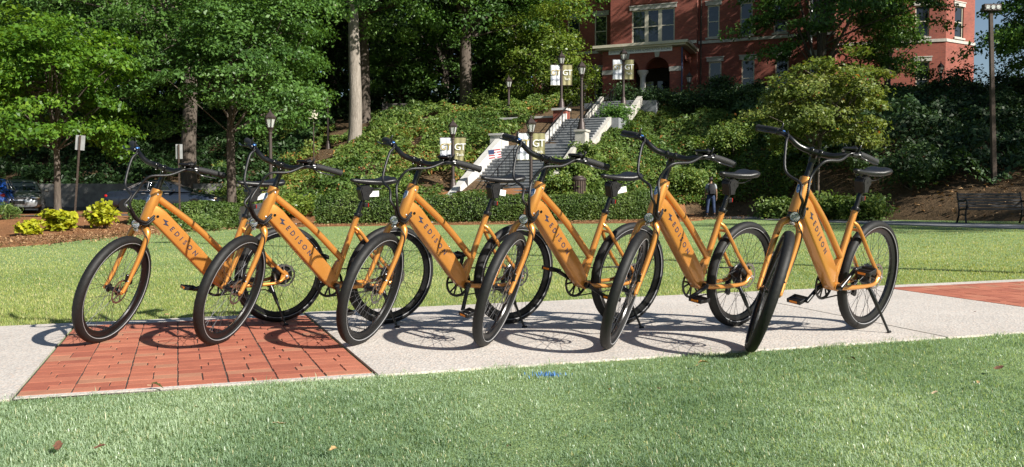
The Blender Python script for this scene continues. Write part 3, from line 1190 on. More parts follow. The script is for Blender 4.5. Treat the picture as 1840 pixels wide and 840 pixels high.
def lamp_meshes(hgt):
    key = round(hgt, 2)
    if key in LM_:
        return LM_[key]
    zl = hgt - .78
    mb = MB()
    mb.lathe([(.20, 0), (.20, .10), (.17, .14), (.16, .34), (.12, .42), (.13, .48), (.085, .56)], 12)
    base = mb.mesh('base', M['bronze'], 40)
    mb = MB()
    mb.lathe([(.078, .5), (.062, zl - .18), (.085, zl - .16), (.085, zl - .12), (.065, zl - .10), (.10, zl), (.12, zl + .02)], 12)
    pole = mb.mesh('pole', M['bronze'], 40)
    mb = MB()
    mb.lathe([(.10, zl + .02), (.13, zl + .05), (.13, zl + .08)], 6)
    for k in range(6):
        a = 2 * math.pi * k / 6
        mb.tube([(.115 * math.cos(a), .115 * math.sin(a), zl + .07), (.195 * math.cos(a), .195 * math.sin(a), zl + .40)], .014, 5)
    mb.lathe([(.21, zl + .39), (.22, zl + .42), (.20, zl + .44)], 6)
    cage = mb.mesh('lantern', M['bronze'])
    mb = MB()
    mb.lathe([(.100, zl + .08), (.178, zl + .39)], 6, caps=False)
    glass = mb.mesh('lantern_glass', M['lantern'])
    mb = MB()
    mb.lathe([(.225, zl + .44), (.13, zl + .56), (.055, zl + .63), (.05, zl + .66), (.02, zl + .68), (.028, zl + .72), (.006, zl + .78)], 6)
    roof = mb.mesh('lantern_roof', M['bronze'])
    LM_[key] = (base, pole, cage, glass, roof)
    return LM_[key]


def lamp(loc, hgt, label):
    t_ = thing('street_lamp', label, 'lamp post', loc, group='bronze lantern lamp posts')
    b, p, c, g, r = lamp_meshes(hgt)
    link('base', b, t_)
    link('pole', p, t_)
    cg = link('lantern', c, t_)
    link('lantern_glass', g, cg)
    link('lantern_roof', r, cg)
    return t_


def lamp_at(px, pyb, pyt, Y, label, z=None):
    b, tp = pix(px, pyb, Y), pix(px, pyt, Y)
    if z is not None:
        b.z = z
    return lamp((b.x, b.y, b.z - .03), tp.z - b.z + .03, label), b, tp


def on_hill(px, Y):
    return Tz(pix(px, 300, Y).x, Y)


GT1 = text_mesh('letters', 'GT', .42, M['gold_print'], .002, .82, 'CENTER')
GT2 = text_mesh('letters', 'GT', .42, M['white_print'], .002, .82, 'CENTER')
GS1 = text_mesh('small_print', 'Georgia', .17, M['navy'], .002, .95, 'CENTER')
GS2 = text_mesh('small_print', 'Tech', .17, M['white_print'], .002, .95, 'CENTER')


def banner(loc, side, gold, label, wind=0.0, rz=0.0):
    w, hh = .52, 1.08
    mb = MB()
    n1, n2 = 10, 12
    for off in (0, .006):
        vs = []
        for j in range(n2 + 1):
            for i in range(n1 + 1):
                f, g = i / n1, j / n2
                wave = .030 * math.sin(f * 13 + (2 if gold else 0) + g * 1.6) * (.3 + g * .7)
                vs.append((side * (.06 + w * f * (1 - wind * .25 * g)), wave + off, -hh * g * (1 + wind * .12 * f)))
        fs = [(j * (n1 + 1) + i, j * (n1 + 1) + i + 1, (j + 1) * (n1 + 1) + i + 1, (j + 1) * (n1 + 1) + i) for j in range(n2) for i in range(n1)]
        mb.add(vs, fs)
    t_ = thing('hanging_banner', label, 'banner', loc, rz, group='lamp post banners')
    mb.build('cloth', M['banner_gold' if gold else 'banner_white'], t_, 180)
    for z in (.02, -hh - .01):
        m2 = MB()
        m2.tube([(0, .003, z), (side * .62, .003, z)], .016, 6)
        m2.build('bracket', M['bronze' if z > 0 else ('bronze' if gold else 'banner_gold')], t_)
    for me, z in ((GT2 if gold else GT1, -.42), (GS2 if gold else GS1, -.76)):
        o = link('lettering', me, t_)
        o.location = (side * (.06 + w / 2), -.048, z)
        o.rotation_euler = (R(90), 0, 0)


_, b, tp = lamp_at(487, 356, 195, 31.3, 'bronze lantern post behind the handlebar of the second bicycle', on_hill(487, 31.3))
lamp_at(590, 274, 170, 49, 'bronze lantern post on the bank left of the pale tree trunk', on_hill(590, 49))
_, b, tp = lamp_at(814, 350, 213, 38, 'bronze lantern post with two banners behind the third bicycle', on_hill(814, 38))
bz = pix(814, 248, 38)
banner((bz.x - .0, bz.y - .02, bz.z), -1, False, 'white banner with gold letters on the post behind the third bicycle')
banner((bz.x + .0, bz.y - .02, bz.z), 1, True, 'olive gold banner blown sideways on the post behind the third bicycle', .8)
_, b, tp = lamp_at(954, 380, 207, 35, 'bronze lantern post with two banners at the foot of the stone stairs', on_hill(954, 35))
bz = pix(954, 240, 35)
banner((bz.x, bz.y - .02, bz.z), -1, False, 'white banner on the post at the foot of the stairs', .2)
banner((bz.x, bz.y - .02, bz.z), 1, True, 'olive gold banner on the post at the foot of the stairs')
lamp_at(914, 240, 135, 50, 'bronze lantern post on the bank just left of the stairs', on_hill(914, 50))
p7 = sp(5.2, 1.07, 5.9)
lamp((p7.x, p7.y, 5.89), 3.15, 'bronze lantern post with two banners on the brick pier')
banner((p7.x, p7.y - .02, 5.9 + 2.35), -1, False, 'white banner on the lamp post of the brick pier')
banner((p7.x, p7.y - .02, 5.9 + 2.35), 1, True, 'olive gold banner on the lamp post of the brick pier')
p8 = sp(.1, SW + .22, 4.25)
lamp((p8.x, p8.y, 4.24), 3.35, 'bronze lantern post on the white pier right of the stair landing')
lamp_at(1050, 232, 143, 55, 'slim bronze lantern post beside the top of the stairs', on_hill(1050, 55))
_, b, tp = lamp_at(1120, 192, 85, 47.5, 'bronze lantern post with two banners before the entrance portico')
mb = MB()
mb.box((0, 0, -1.0), (.8, .8, 2.0))
mb.box((0, 0, .04), (.95, .95, .12))
pr_ = thing('brick_plinth', 'low stone capped plinth under the lamp post before the portico', 'plinth', (b.x, b.y, b.z - .14))
mb = MB()
mb.box((0, 0, -1.0), (.8, .8, 2.0))
mb.build('shaft', M['brick_wall'], pr_)
mb = MB()
mb.box((0, 0, .05), (.95, .95, .10))
mb.build('cap', M['stone'], pr_)
bz = pix(1120, 108, 47.5)
banner((bz.x, bz.y - .02, bz.z), -1, False, 'white banner with gold letters on the post before the portico')
banner((bz.x, bz.y - .02, bz.z), 1, True, 'olive gold banner with white letters on the post before the portico')
lamp_at(1238, 205, 128, 54, 'dark lantern post beside the right corner of the portico', None)
lamp_at(1597, 215, 117, 50, 'dark lantern post standing right of the big tree by the building', on_hill(1597, 50))
lamp_at(1689, 200, 110, 52, 'dark lantern post in front of the sunlit brick wing', on_hill(1689, 52))
pp = pix(752, 225, 56)
lamp_at(752, 222, 158, 60, 'slim bronze lantern post among the trees at the top of the bank', on_hill(752, 60))

# tall floodlight pole
b, tp = pix(1786, 350, 29.5), pix(1780, 18, 29.5)
fl_ = thing('floodlight_pole', 'tall square weathered pole with a floodlight box near the right edge', 'light pole', (b.x, b.y, Tz(b.x, b.y)))
dz = tp.z - Tz(b.x, b.y)
dxp = tp.x - b.x
mb = MB()
mb.tube([(0, 0, -.2), (dxp, 0, dz)], [.105, .075], 4, up=(1, 1, 0))
mb.build('pole', M['wood_pole'], fl_)
mb = MB()
mb.box((dxp, -.05, dz + .06), (.60, .20, .24), None, .02)
bx1 = mb.build('floodlight_box', M['bronze'], fl_)
for i in range(3):
    mb = MB()
    mb.lathe([(.07, 0), (.07, .02)], 12, (dxp + (i - 1) * .18, -.155, dz + .06), (0, -1, 0))
    mb.build('lamp_lens', M['lantern'], bx1)

# ------------------------------------------------------------------ signs
def sign_post(px0, py0, px1, py1, Y, w, hgt, label):
    b, tp = pix(px0, py0, Y), pix(px1, py1, Y)
    zb = Tz(b.x, b.y)
    t_ = thing('parking_sign', label, 'sign', (b.x, b.y, zb))
    v = Vector((tp.x - b.x, 0, tp.z - zb))
    mb = MB()
    mb.bar((0, 0, -.2), v, .05, .035, (0, 1, 0))
    mb.build('post', M['post_brown'], t_)
    rot = Matrix.Rotation(math.atan2(v.x, v.z), 3, 'Y')
    mb = MB()
    mb.box(v - v.normalized() * hgt * .48 + Vector((0, .035, 0)), (w, .006, hgt), rot)
    mb.build('plate', M['sign_back'], t_)


sign_post(131, 378, 144, 244, 27, .30, .47, 'leaning parking sign seen from behind, between the two larger yellow shrubs')
sign_post(323, 368, 321, 260, 29, .23, .50, 'upright parking sign seen from behind in front of the dark sedan')
b = pix(889, 300, 37.2)
fs_ = thing('lawn_sign', 'small flag-striped lawn sign with a white arrow beside the stairs', 'sign', (b.x, b.y, Tz(b.x, b.y)))
c = pix(889, 277, 37.2)
h0 = c.z - Tz(b.x, b.y)
rot = Matrix.Rotation(R(-8), 3, 'Y')
mb = MB()
for s in (-.16, .16):
    mb.tube([(s, .01, -.2), (s, .01, h0)], .006, 5)
mb.build('wire_stake', M['iron'], fs_)
mb = MB()
mb.box((0, 0, h0), (.55, .008, .42), rot)
mb.build('board', M['white_print'], fs_)
for k in range(4):
    mb = MB()
    mb.box(Vector((0, 0, h0)) + rot @ Vector((0, -.006, .17 - .11 * k)), (.545, .003, .055), rot)
    mb.build('red_stripe', M['flag_red'], fs_)
mb = MB()
mb.box(Vector((0, 0, h0)) + rot @ Vector((-.14, -.009, .10)), (.26, .003, .20), rot)
mb.build('blue_canton', M['navy'], fs_)
mb = MB()
mb.prism([(-.05, -.18), (.05, -.18), (.05, -.02), (.11, -.02), (0, .11), (-.11, -.02), (-.05, -.02)], 0, .003, ((1, 0, 0), (0, 0, 1), (0, -1, 0), (.06, -.011, h0 - .02)))
mb.build('white_arrow', M['white_print'], fs_)
b = pix(563, 206, 44)
ns = thing('notice_board', 'small white notice on a stake under the trees', 'sign', (b.x, b.y, Tz(b.x, b.y)))
hz = b.z - Tz(b.x, b.y)
mb = MB()
mb.tube([(0, .02, -.2), (0, .02, hz)], .03, 6)
mb.build('post', M['post_brown'], ns)
mb = MB()
mb.box((0, 0, hz), (.45, .02, .45), Matrix.Rotation(R(12), 3, 'Z'))
mb.build('board', M['cream'], ns)

# ------------------------------------------------------------------ benches, bin
def bench(loc, rz, label, L=1.9, k=1.0):
    t_ = thing('park_bench', label, 'bench', loc, rz, group='park benches')
    for i in range(5):
        mb = MB()
        mb.box((0, -.23 + .105 * i, .445 - .012 * abs(i - 2)), (L, .085, .03), None, .006)
        mb.build('seat_slat', M['bench_wood'], t_)
    for i in range(5):
        mb = MB()
        mb.box((0, .255 + .028 * i, .52 + .085 * i), (L, .025, .068), Matrix.Rotation(R(-17), 3, 'X'), .006)
        mb.build('back_slat', M['bench_wood'], t_)
    for s in (-1, 1):
        x = s * (L / 2 + .02)
        mb = MB()
        mb.tube([(x, p[0], p[1]) for p in [(-.30, 0), (-.27, .04), (-.22, .20), (-.24, .40), (-.31, .55), (-.30, .66), (-.22, .70), (-.05, .66), (.2, .66), (.30, .67)]], .028, 8)
        mb.tube([(x, p[0], p[1]) for p in [(.40, 0), (.36, .05), (.26, .22), (.24, .42), (.30, .65), (.40, .92)]], .028, 8)
        mb.tube([(x, -.23, .43), (x, .25, .42)], .022, 8)
        mb.tube([(x, -.24, .22), (x, 0, .28), (x, .27, .22)], .016, 8)
        mb.build('cast_side', M['iron'], t_)


p = pix(1786, 402, 24.6)
bench((p.x, p.y, Tz(p.x, p.y)), R(-6), 'dark slatted park bench on the grass verge at the right edge', 1.72)
p = pix(718, 215, 56)
bench((p.x, p.y, Tz(p.x, p.y) + .02), R(8), 'small far bench under the trees at the top of the bank', 2.2)
p = pix(1039, 345, 36.6)
bn = thing('litter_bin', 'round brown ribbed litter bin beside the foot of the stairs', 'litter bin', (p.x, p.y, Tz(p.x, p.y)))
zb = max(.5, p.z - Tz(p.x, p.y) - .5)
mb = MB()
mb.lathe([(.27, 0), (.30, .04), (.31, zb + .42)], 20)
for k in range(20):
    a = 2 * math.pi * k / 20
    mb.bar((.31 * math.cos(a), .31 * math.sin(a), .05), (.325 * math.cos(a), .325 * math.sin(a), zb + .40), .04, .02, (math.cos(a), math.sin(a), 0))
mb.build('barrel', M['wood_pole'], bn)
mb = MB()
mb.lathe([(.34, zb + .42), (.35, zb + .47), (.34, zb + .52), (.24, zb + .58), (.22, zb + .62), (.14, zb + .63)], 20)
mb.build('lid', M['bronze'], bn, 30)
# low parking wall
mb = MB()
mb.box((-26, 43.9, Tz(-26, 43.8) + .45), (28, .35, 1.6))
tag(mb.build('retaining_wall', M['concrete']), 'long low grey concrete retaining wall behind the parked cars', 'wall')
# ------------------------------------------------------------------ bicycles
WB, WR, TILT = 1.156, .35, R(20.5)
AX = Vector((-math.sin(TILT), 0, math.cos(TILT)))
SO = Vector((WB - .045 / math.cos(TILT), 0, WR))


def HP(s, dx=0, dy=0, dz=0):
    return SO + AX * s + Vector((dx, dy, dz))


CL = HP(.82, .062)                       # handlebar clamp
BBP = Vector((.449, 0, .318))
SCP = Vector((.287, 0, .774))


def mirror_y(pts):
    return [Vector((p[0], -p[1], p[2])) for p in pts]


def rot_y_frame(direction):
    """matrix whose x axis follows direction (in the xz plane), y axis = +y"""
    x = Vector(direction).normalized()
    y = Vector((0, 1, 0))
    z = x.cross(y)
    return Matrix((x, y, z)).transposed()


# each entry: part name -> (mesh, steered?, subparts [(name, mesh)])
BK = []


def part(name, mesh, steer=False, subs=(), label=None):
    BK.append((name, mesh, steer, list(subs), label))


# frame: tubes joined smoothly at the welds
mb = MB()
mb.tube([HP(.447), HP(.455), HP(.65), HP(.66)], [.034, .037, .035, .033], 20, up=(1, 0, 0))
mb.tube([HP(.445), HP(.452)], [.030, .030], 16)
# top tube
mb.tube(bez([HP(.615), Vector((.63, 0, .72)), Vector((.395, 0, .492))], 10), [.0195] * 11, 14, flat=1.1)
# seat tube
sd = (SCP - BBP).normalized()
mb.tube([BBP, BBP.lerp(SCP, .45), SCP - sd * .01, SCP], [.024, .0205, .0195, .0205], 16)
mb.lathe([(.028, -.042), (.028, .042)], 18, BBP, (0, 1, 0))
# gusset between seat tube and down tube
mb.prism([(.40, .40), (.385, .50), (.43, .47), (.47, .40)], -.014, .014, ((1, 0, 0), (0, 0, 1), (0, 1, 0), (0, 0, 0)))
for s in (1, -1):
    mb.tube([Vector((p[0], p[1] * s, p[2])) for p in bez([(.312, .012, .700), (.275, .034, .665), (.15, .056, .505), (.035, .066, .385), (.015, .067, .365)], 14)], [.0125] * 12 + [.011, .010, .009], 10)
    mb.tube([Vector((p[0], p[1] * s, p[2])) for p in bez([(.43, .030, .313), (.35, .050, .305), (.22, .062, .302), (.10, .068, .303), (.045, .069, .315), (.012, .069, .345)], 14)], [.016, .0165, .0165, .016, .0155, .015, .0145, .014, .013, .0125, .012, .012, .012, .011, .010], 10)
    mb.prism([(-.022, .335), (.03, .318), (.045, .335), (.03, .385), (.012, .395), (-.012, .375)], .064 * s, .071 * s, ((1, 0, 0), (0, 0, 1), (0, 1, 0), (0, 0, 0)))
mb.tube([(.262, -.04, .650), (.262, .04, .650)], .009, 8)
part('frame', mb.mesh('frame', M['orange'], 40))
# battery down tube, boxed section
D0, D1 = HP(.525, -.012), Vector((.452, 0, .335))
dd = (D1 - D0).normalized()
dn = Vector((-dd.z, 0, dd.x))
if dn.z < 0:
    dn = -dn
DL = (D1 - D0).length


def dsec(c, hu, hd, w, r=.014):
    pts = []
    for cx, cz, a0 in ((w - r, hu - r, 0), (-w + r, hu - r, 90), (-w + r, -hd + r, 180), (w - r, -hd + r, 270)):
        for k in range(4):
            a = R(a0 + k * 30)
            pts.append(c + Vector((0, cx + r * math.cos(a), 0)) + dn * (cz + r * math.sin(a)))
    return pts


rings = []
for f, hu, hd, w in ((-.02, .033, .052, .030), (.03, .044, .056, .036), (.10, .051, .056, .0385), (.5, .052, .054, .039), (.84, .051, .052, .039), (.94, .044, .050, .038), (1.0, .022, .040, .037), (1.045, .004, .026, .034)):
    rings.append(dsec(D0 + dd * DL * f, hu, hd, w))
mb = MB()
mb.loft(rings)
dtm = mb.mesh('battery_tube', M['orange'], 35)
tm = text_mesh('lettering', 'EDISON', .043, M['ink'], .0006, 1.95, bold=.0009)
bx_ = dd
bz_ = dn
mrot = Matrix((bx_, bz_, bx_.cross(bz_))).transposed()      # text x along the tube, text y up


def put_text(me, at, flip=False):
    me2 = me.copy()
    me2.transform(Matrix.Translation(at) @ mrot.to_4x4())
    return me2


LT = put_text(tm, D0 + dd * (DL * .235) + Vector((0, .0393, 0)))
mb = MB()
mb.prism([(x * 1.45, y * 1.5) for x, y in [(-.021, .002), (.004, .012), (.001, .0015), (.021, -.001), (-.003, -.0135), (-.0005, -.0025)]], 0, .001, (bx_, bz_, bx_.cross(bz_), D0 + dd * (DL * .165) + Vector((0, .0393, 0))))
BOLT = mb.mesh('bolt_symbol', M['ink'])
mb = MB()
mb.lathe([(.009, 0), (.009, .004)], 12, D0 + dd * (DL * .07) + Vector((0, .036, 0)) - dn * .01, (0, 1, 0))
LOCK = mb.mesh('key_lock', M['black'])
part('battery_tube', dtm, False, [('lettering', LT), ('bolt_symbol', BOLT), ('key_lock', LOCK)])
# shield badge on the front of the head tube
ux = Vector((math.cos(TILT), 0, math.sin(TILT)))
sh = [(-.017, .024), (0, .029), (.017, .024), (.018, -.004), (.010, -.022), (0, -.030), (-.010, -.022), (-.018, -.004)]
mb = MB()
bc = HP(.585) + ux * .0355
vs = []
for k, sfac in ((0, 1.0), (.0025, .94)):
    for a, b in sh:
        a, b = a * sfac, b * sfac
        curve = -(a * a) / (.037 * 2)
        vs.append(bc + Vector((0, a, 0)) + AX * b + ux * (curve + k))
mb.add(vs, [tuple(range(7, -1, -1)), tuple(range(8, 16))] + [(k, (k + 1) % 8, 8 + (k + 1) % 8, 8 + k) for k in range(8)])
bm1 = mb.mesh('head_badge', M['silver'])
mb = MB()
vs = []
for a, b in sh:
    a, b = a * .78, b * .78
    vs.append(bc + Vector((0, a, 0)) + AX * b + ux * (-(a * a) / .074 + .0035))
mb.add(vs, [tuple(range(8))])
for za in (-.012, .004):
    mb.mi = 1
    mb.add([bc + Vector((0, a, 0)) + AX * (za + b + a * .25) + ux * (-(a * a) / .074 + .0042) for a, b in ((-.011, 0), (.011, 0), (.011, .004), (-.011, .004))], [(0, 1, 2, 3)])
part('head_badge', bm1, False, [('emblem', mb.mesh('emblem', [M['badge_blue'], M['silver']]))])

# fork (steered)
mb = MB()
mb.tube([HP(.385), HP(.415)], [.030, .024], 16)
for s in (1, -1):
    pts = bez([HP(.405, 0, .006 * s), HP(.395, .004, .034 * s), HP(.36, .006, .055 * s), HP(.25, .006, .060 * s), HP(.10, .020, .060 * s), Vector((WB - .004, .060 * s, WR - .004))], 18)
    mb.tube(pts, [.020, .0205, .021, .021, .021, .0205, .020, .0195, .019, .018, .0175, .017, .016, .015, .0145, .014, .0135, .013, .012], 12)
    mb.lathe([(.016, -.004), (.016, .004)], 12, (WB, .060 * s, WR), (0, 1, 0))
part('fork', mb.mesh('fork', M['orange'], 50), True)
mb = MB()
mb.lathe([(.036, .412), (.038, .416), (.038, .424), (.034, .428), (.034, .434), (.037, .437), (.037, .446)], 18, SO, AX)
part('headset', mb.mesh('headset', M['black'], 30))


# wheels
def ring(mb, R0, prof, seg, wob=None, c=(0, 0, 0)):
    """profile (dr, y) swept round the y axis"""
    c = Vector(c)
    vs, n = [], len(prof)
    for i in range(seg):
        a = 2 * math.pi * i / seg
        for j, (dr, y) in enumerate(prof):
            r = R0 + dr
            if wob:
                r += wob(i, j)
            vs.append(c + Vector((r * math.cos(a), y, r * math.sin(a))))
    fs = []
    for i in range(seg):
        i2 = (i + 1) % seg
        for j in range(n):
            j2 = (j + 1) % n
            fs.append((i * n + j, i * n + j2, i2 * n + j2, i2 * n + j))
    mb.add(vs, fs)


prof = []
TW = .0285
for k in range(19):
    a = R(-118 + 236 * k / 18)
    prof.append((math.cos(a) * .028 - .028, math.sin(a) * TW))
prof += [(-.043, .0175), (-.043, -.0175)]


def tread(i, j):
    if 3 <= j <= 15:
        k = (i // 2 + (j % 2)) % 2
        if j in (3, 4, 5, 13, 14, 15):
            return .0022 if k else -.0008
        if j in (8, 10):
            return -.0016 if i % 3 == 0 else .0004
        return .0006
    return 0


mb = MB()
ring(mb, WR, prof, 168, tread)
TYRE = mb.mesh('tyre', M['rubber'], 50)
mb = MB()
ring(mb, .302, [(-.011, .0135), (.002, .0165), (.002, -.0165), (-.011, -.0135), (-.026, -.0085), (-.030, 0), (-.026, .0085)], 96)
RIM = mb.mesh('rim', M['black'], 40)
mb = MB()
for s in (1, -1):
    ring(mb, .3125, [(-.0016, .0284 * s), (.0016, .0290 * s), (.0016, .0265 * s), (-.0016, .0258 * s)], 96)
STRIPE = mb.mesh('reflective_stripe', M['stripe'], 60)


def spoke_mesh(hub_r, hub_w):
    mb = MB()
    n = 36
    for i in range(n):
        s = 1 if i % 2 else -1
        cross = 1 if (i // 2) % 2 else -1
        a = 2 * math.pi * i / n
        ah = a + cross * R(52)
        p = Vector((hub_r * math.cos(ah), hub_w * s, hub_r * math.sin(ah)))
        q = Vector((.276 * math.cos(a), .003 * s, .276 * math.sin(a)))
        mb.tube([p, q], .00125, 5)
        mb.tube([q.lerp(p, .04), q], .0022, 5)
    return mb.mesh('spokes', M['steel'])


def rotor_mesh(y, r=.080):
    mb = MB()
    ring(mb, r, [(0, y - .001), (0, y + .001), (-.014, y + .001), (-.014, y - .001)], 48, lambda i, j: (-.003 if (i % 4 == 0 and j < 2) else 0))
    for k in range(6):
        a = 2 * math.pi * k / 6
        b = a + .5
        mb.bar((.022 * math.cos(a), y, .022 * math.sin(a)), ((r - .012) * math.cos(b), y, (r - .012) * math.sin(b)), .0018, .009, up=(math.cos(b + 1.57), 0, math.sin(b + 1.57)))
    mb.lathe([(.024, -.0015), (.024, .0015)], 18, (0, y, 0), (0, 1, 0))
    return mb.mesh('disc_rotor', M['rotor'], 30)


def hub_mesh(front):
    mb = MB()
    if front:
        mb.lathe([(.006, -.066), (.010, -.062), (.010, -.050), (.028, -.036), (.028, -.031), (.014, -.026), (.014, .022), (.028, .027), (.028, .032), (.013, .036), (.012, .056), (.006, .062)], 20, (0, 0, 0), (0, 1, 0))
    else:
        mb.lathe([(.008, -.074), (.011, -.070), (.020, -.060), (.020, -.036), (.045, -.032), (.068, -.028), (.070, -.022), (.064, -.018), (.064, .018), (.070, .022), (.068, .028), (.045, .034), (.018, .040), (.012, .058), (.008, .078)], 28, (0, 0, 0), (0, 1, 0))
    return mb.mesh('hub', M['black'], 35)


wheel_f = [('tyre', TYRE), ('rim', RIM), ('reflective_stripe', STRIPE), ('spokes', spoke_mesh(.026, .031)), ('hub', hub_mesh(True)), ('disc_rotor', rotor_mesh(.043))]
mb = MB()
for k in range(7):
    rr = .024 + .0035 * k
    ring(mb, rr, [(0, -.040 - .0045 * (6 - k)), (0, -.0425 - .0045 * (6 - k)), (-.010, -.0425 - .0045 * (6 - k)), (-.010, -.040 - .0045 * (6 - k))], 30, lambda i, j: (-.003 if (i % 2 and j < 2) else 0))
CASS = mb.mesh('cassette', M['steel'], 30)
wheel_r = [('tyre', TYRE), ('rim', RIM), ('reflective_stripe', STRIPE), ('spokes', spoke_mesh(.066, .026)), ('hub', hub_mesh(False)), ('disc_rotor', rotor_mesh(.048, .082)), ('cassette', CASS)]

# brake calipers
mb = MB()
mb.box((WB - .055, .056, WR + .055), (.05, .03, .04), bevel=.008)
mb.box((WB - .04, .05, WR + .085), (.02, .02, .05), bevel=.005)
part('front_caliper', mb.mesh('front_caliper', M['black']), True)
mb = MB()
mb.box((.07, .056, .385), (.06, .026, .035), rot_y_frame((.7, 0, .45)), bevel=.007)
part('rear_caliper', mb.mesh('rear_caliper', M['black']))
# axle nuts and rear protector
mb = MB()
mb.lathe([(.011, 0), (.011, .012), (.006, .014), (.006, .020)], 6, (0, .071, WR), (0, 1, 0))
mb.lathe([(.011, 0), (.011, .012), (.006, .014), (.006, .020)], 6, (0, -.071, WR), (0, -1, 0))
part('axle_nut', mb.mesh('axle_nut', M['silver']))

# stem
mb = MB()
mb.tube([HP(.655), HP(.668), HP(.672), HP(.78)], [.024, .024, .0165, .0165], 16)
mb.bar(HP(.745, -.004), HP(.80, .012), .036, .040, (0, 1, 0), .008)
mb.bar(HP(.785, .005), CL + Vector((-.006, 0, 0)), .034, .032, (0, 1, 0), .006)
for y in (-.024, .024):
    mb.lathe([(.0215, -.009), (.0225, -.006), (.0225, .006), (.0215, .009)], 16, CL + Vector((0, y, 0)), (0, 1, 0))
    mb.box(CL + Vector((.022, y, .012)), (.012, .012, .016), bevel=.003)
    mb.box(CL + Vector((.016, y, -.020)), (.016, .012, .010), bevel=.003)
part('stem', mb.mesh('stem', M['black'], 35), True)
# handlebar
half = [(0, 0, 0), (0, .05, .001), (.012, .10, .010), (.006, .155, .036), (-.030, .205, .050), (-.090, .262, .045), (-.172, .336, .029)]
bar = [CL + Vector((a, -b, c)) for a, b, c in half[:0:-1]] + [CL + Vector(p) for p in half]
bp = bez(bar, 56)
mb = MB()
mb.tube(bp, [.0138 + .0042 * max(0, 1 - abs(i - 28) / 20.) for i in range(57)], 12)
HB = mb.mesh('handlebar', M['black'], 50)


def along(i0, i1):
    return bp[i0:i1 + 1]


def grip(pts):
    mb = MB()
    q = bez(pts, 26)
    mb.tube(q, [.0210 if i in (0, 1, 25, 26) else (.0195 if i % 2 else .0184) for i in range(27)], 14)
    return mb.mesh('grip', M['grip'], 60)


subsH = [('grip', grip(along(48, 56))), ('grip', grip(along(0, 8)[::-1]))]
bd = [(bp[47], (bp[48] - bp[46]).normalized(), 1), (bp[9], (bp[8] - bp[10]).normalized(), -1)]
for p, tdir, s in bd:
    fw = Vector((0, 0, 1)).cross(tdir) * (-s if s > 0 else 1)
    if fw.x < 0:
        fw = -fw
    mb = MB()
    mb.lathe([(.019, -.011), (.0195, -.007), (.0195, .007), (.019, .011)], 14, p, tdir)
    mb.bar(p + fw * .012 - tdir * .03, p + fw * .034 + tdir * .012 - Vector((0, 0, .006)), .022, .024, (0, 0, 1), .006)
    mb.tube([p + fw * .02 - tdir * .05 - Vector((0, 0, .004)), p + fw * .028 - tdir * .02], [.008, .011], 8)
    body = mb.mesh('brake_lever_clamp', M['black'], 40)
    subsH.append(('brake_clamp', body))
    mb = MB()
    lv = bez([p + fw * .036 + tdir * .0 - Vector((0, 0, .008)), p + fw * .060 + tdir * .028 - Vector((0, 0, .016)), p + fw * .058 + tdir * .075 - Vector((0, 0, .024)), p + fw * .052 + tdir * .125 - Vector((0, 0, .030))], 14)
    mb.tube(lv, [.0075, .0075, .007, .007, .0068, .0066, .0066, .0066, .0066, .0066, .0066, .0068, .007, .0072, .006], 8, flat=.65)
    subsH.append(('brake_lever', mb.mesh('brake_lever', M['black'], 50)))
    mb = MB()
    mb.tube([p + fw * .014 - tdir * .012 + Vector((0, 0, .014)), p + fw * .02 - tdir * .012 + Vector((0, 0, .036)), p + fw * .012 - tdir * .004 + Vector((0, 0, .052))], [.0065, .006, .0045], 8)
    subsH.append(('shift_lever' if s < 0 else 'bell_lever', mb.mesh('thumb_lever', M['black'], 50)))
# display and button pod on the rider's left
p = bp[42]
mb = MB()
mb.box(p + Vector((-.005, .005, .030)), (.052, .074, .016), Matrix.Rotation(R(-24), 3, 'Y') @ Matrix.Rotation(R(16), 3, 'X'), .005)
mb.box(p + Vector((.004, .0, .012)), (.02, .03, .026), None, .004)
subsH.append(('display', mb.mesh('display', M['black'])))
mb = MB()
mb.box(bp[45] + Vector((.0, 0, .027)), (.032, .034, .026), Matrix.Rotation(R(-30), 3, 'Z'), .006)
mb.lathe([(.007, 0), (.007, .006)], 10, bp[45] + Vector((.0, 0, .040)), (0, 0, 1))
subsH.append(('control_pod', mb.mesh('control_pod', M['black_matt'])))
mb = MB()
mb.box(bp[10] + Vector((.0, 0, .010)), (.024, .016, .014), None, .003)
subsH.append(('blue_clip', mb.mesh('blue_clip', M['blue_part'])))
part('handlebar', HB, True, subsH)

# headlight with a clear lower lens
mb = MB()
hl = HP(.438, .078, 0, .006)
mb.lathe([(.001, -.046), (.013, -.044), (.024, -.030), (.0275, -.012), (.029, .010), (.030, .012), (.030, .018), (.0265, .018), (.026, .010)], 20, hl, (1, 0, .04), caps=False)
mb.bar(HP(.425, .034), hl - Vector((.03, 0, 0)), .016, .018, (0, 0, 1), .003)
HLB = mb.mesh('headlight', M['black'], 35)
mb = MB()
mb.lathe([(.0005, -.008), (.005, -.006), (.018, .002), (.0258, .0155)], 18, hl, (1, 0, .04), caps=False)
REF = mb.mesh('reflector_bowl', M['chrome'], 60)
mb = MB()
mb.lathe([(.0262, .0150), (.0262, .0185), (.020, .0225), (.008, .0245), (.0005, .025)], 20, hl, (1, 0, .04))
LEN = mb.mesh('lens', M['lens'], 60)
mb = MB()
mb.lathe([(.004, 0), (.004, .006)], 8, hl + Vector((-.002, 0, 0)), (1, 0, 0))
mb.box(hl + Vector((.004, 0, -.040)), (.018, .028, .018), None, .005)
HORN = mb.mesh('horn', M['lens'])
part('headlight', HLB, True, [('reflector_bowl', REF), ('lens', LEN), ('horn', HORN)])

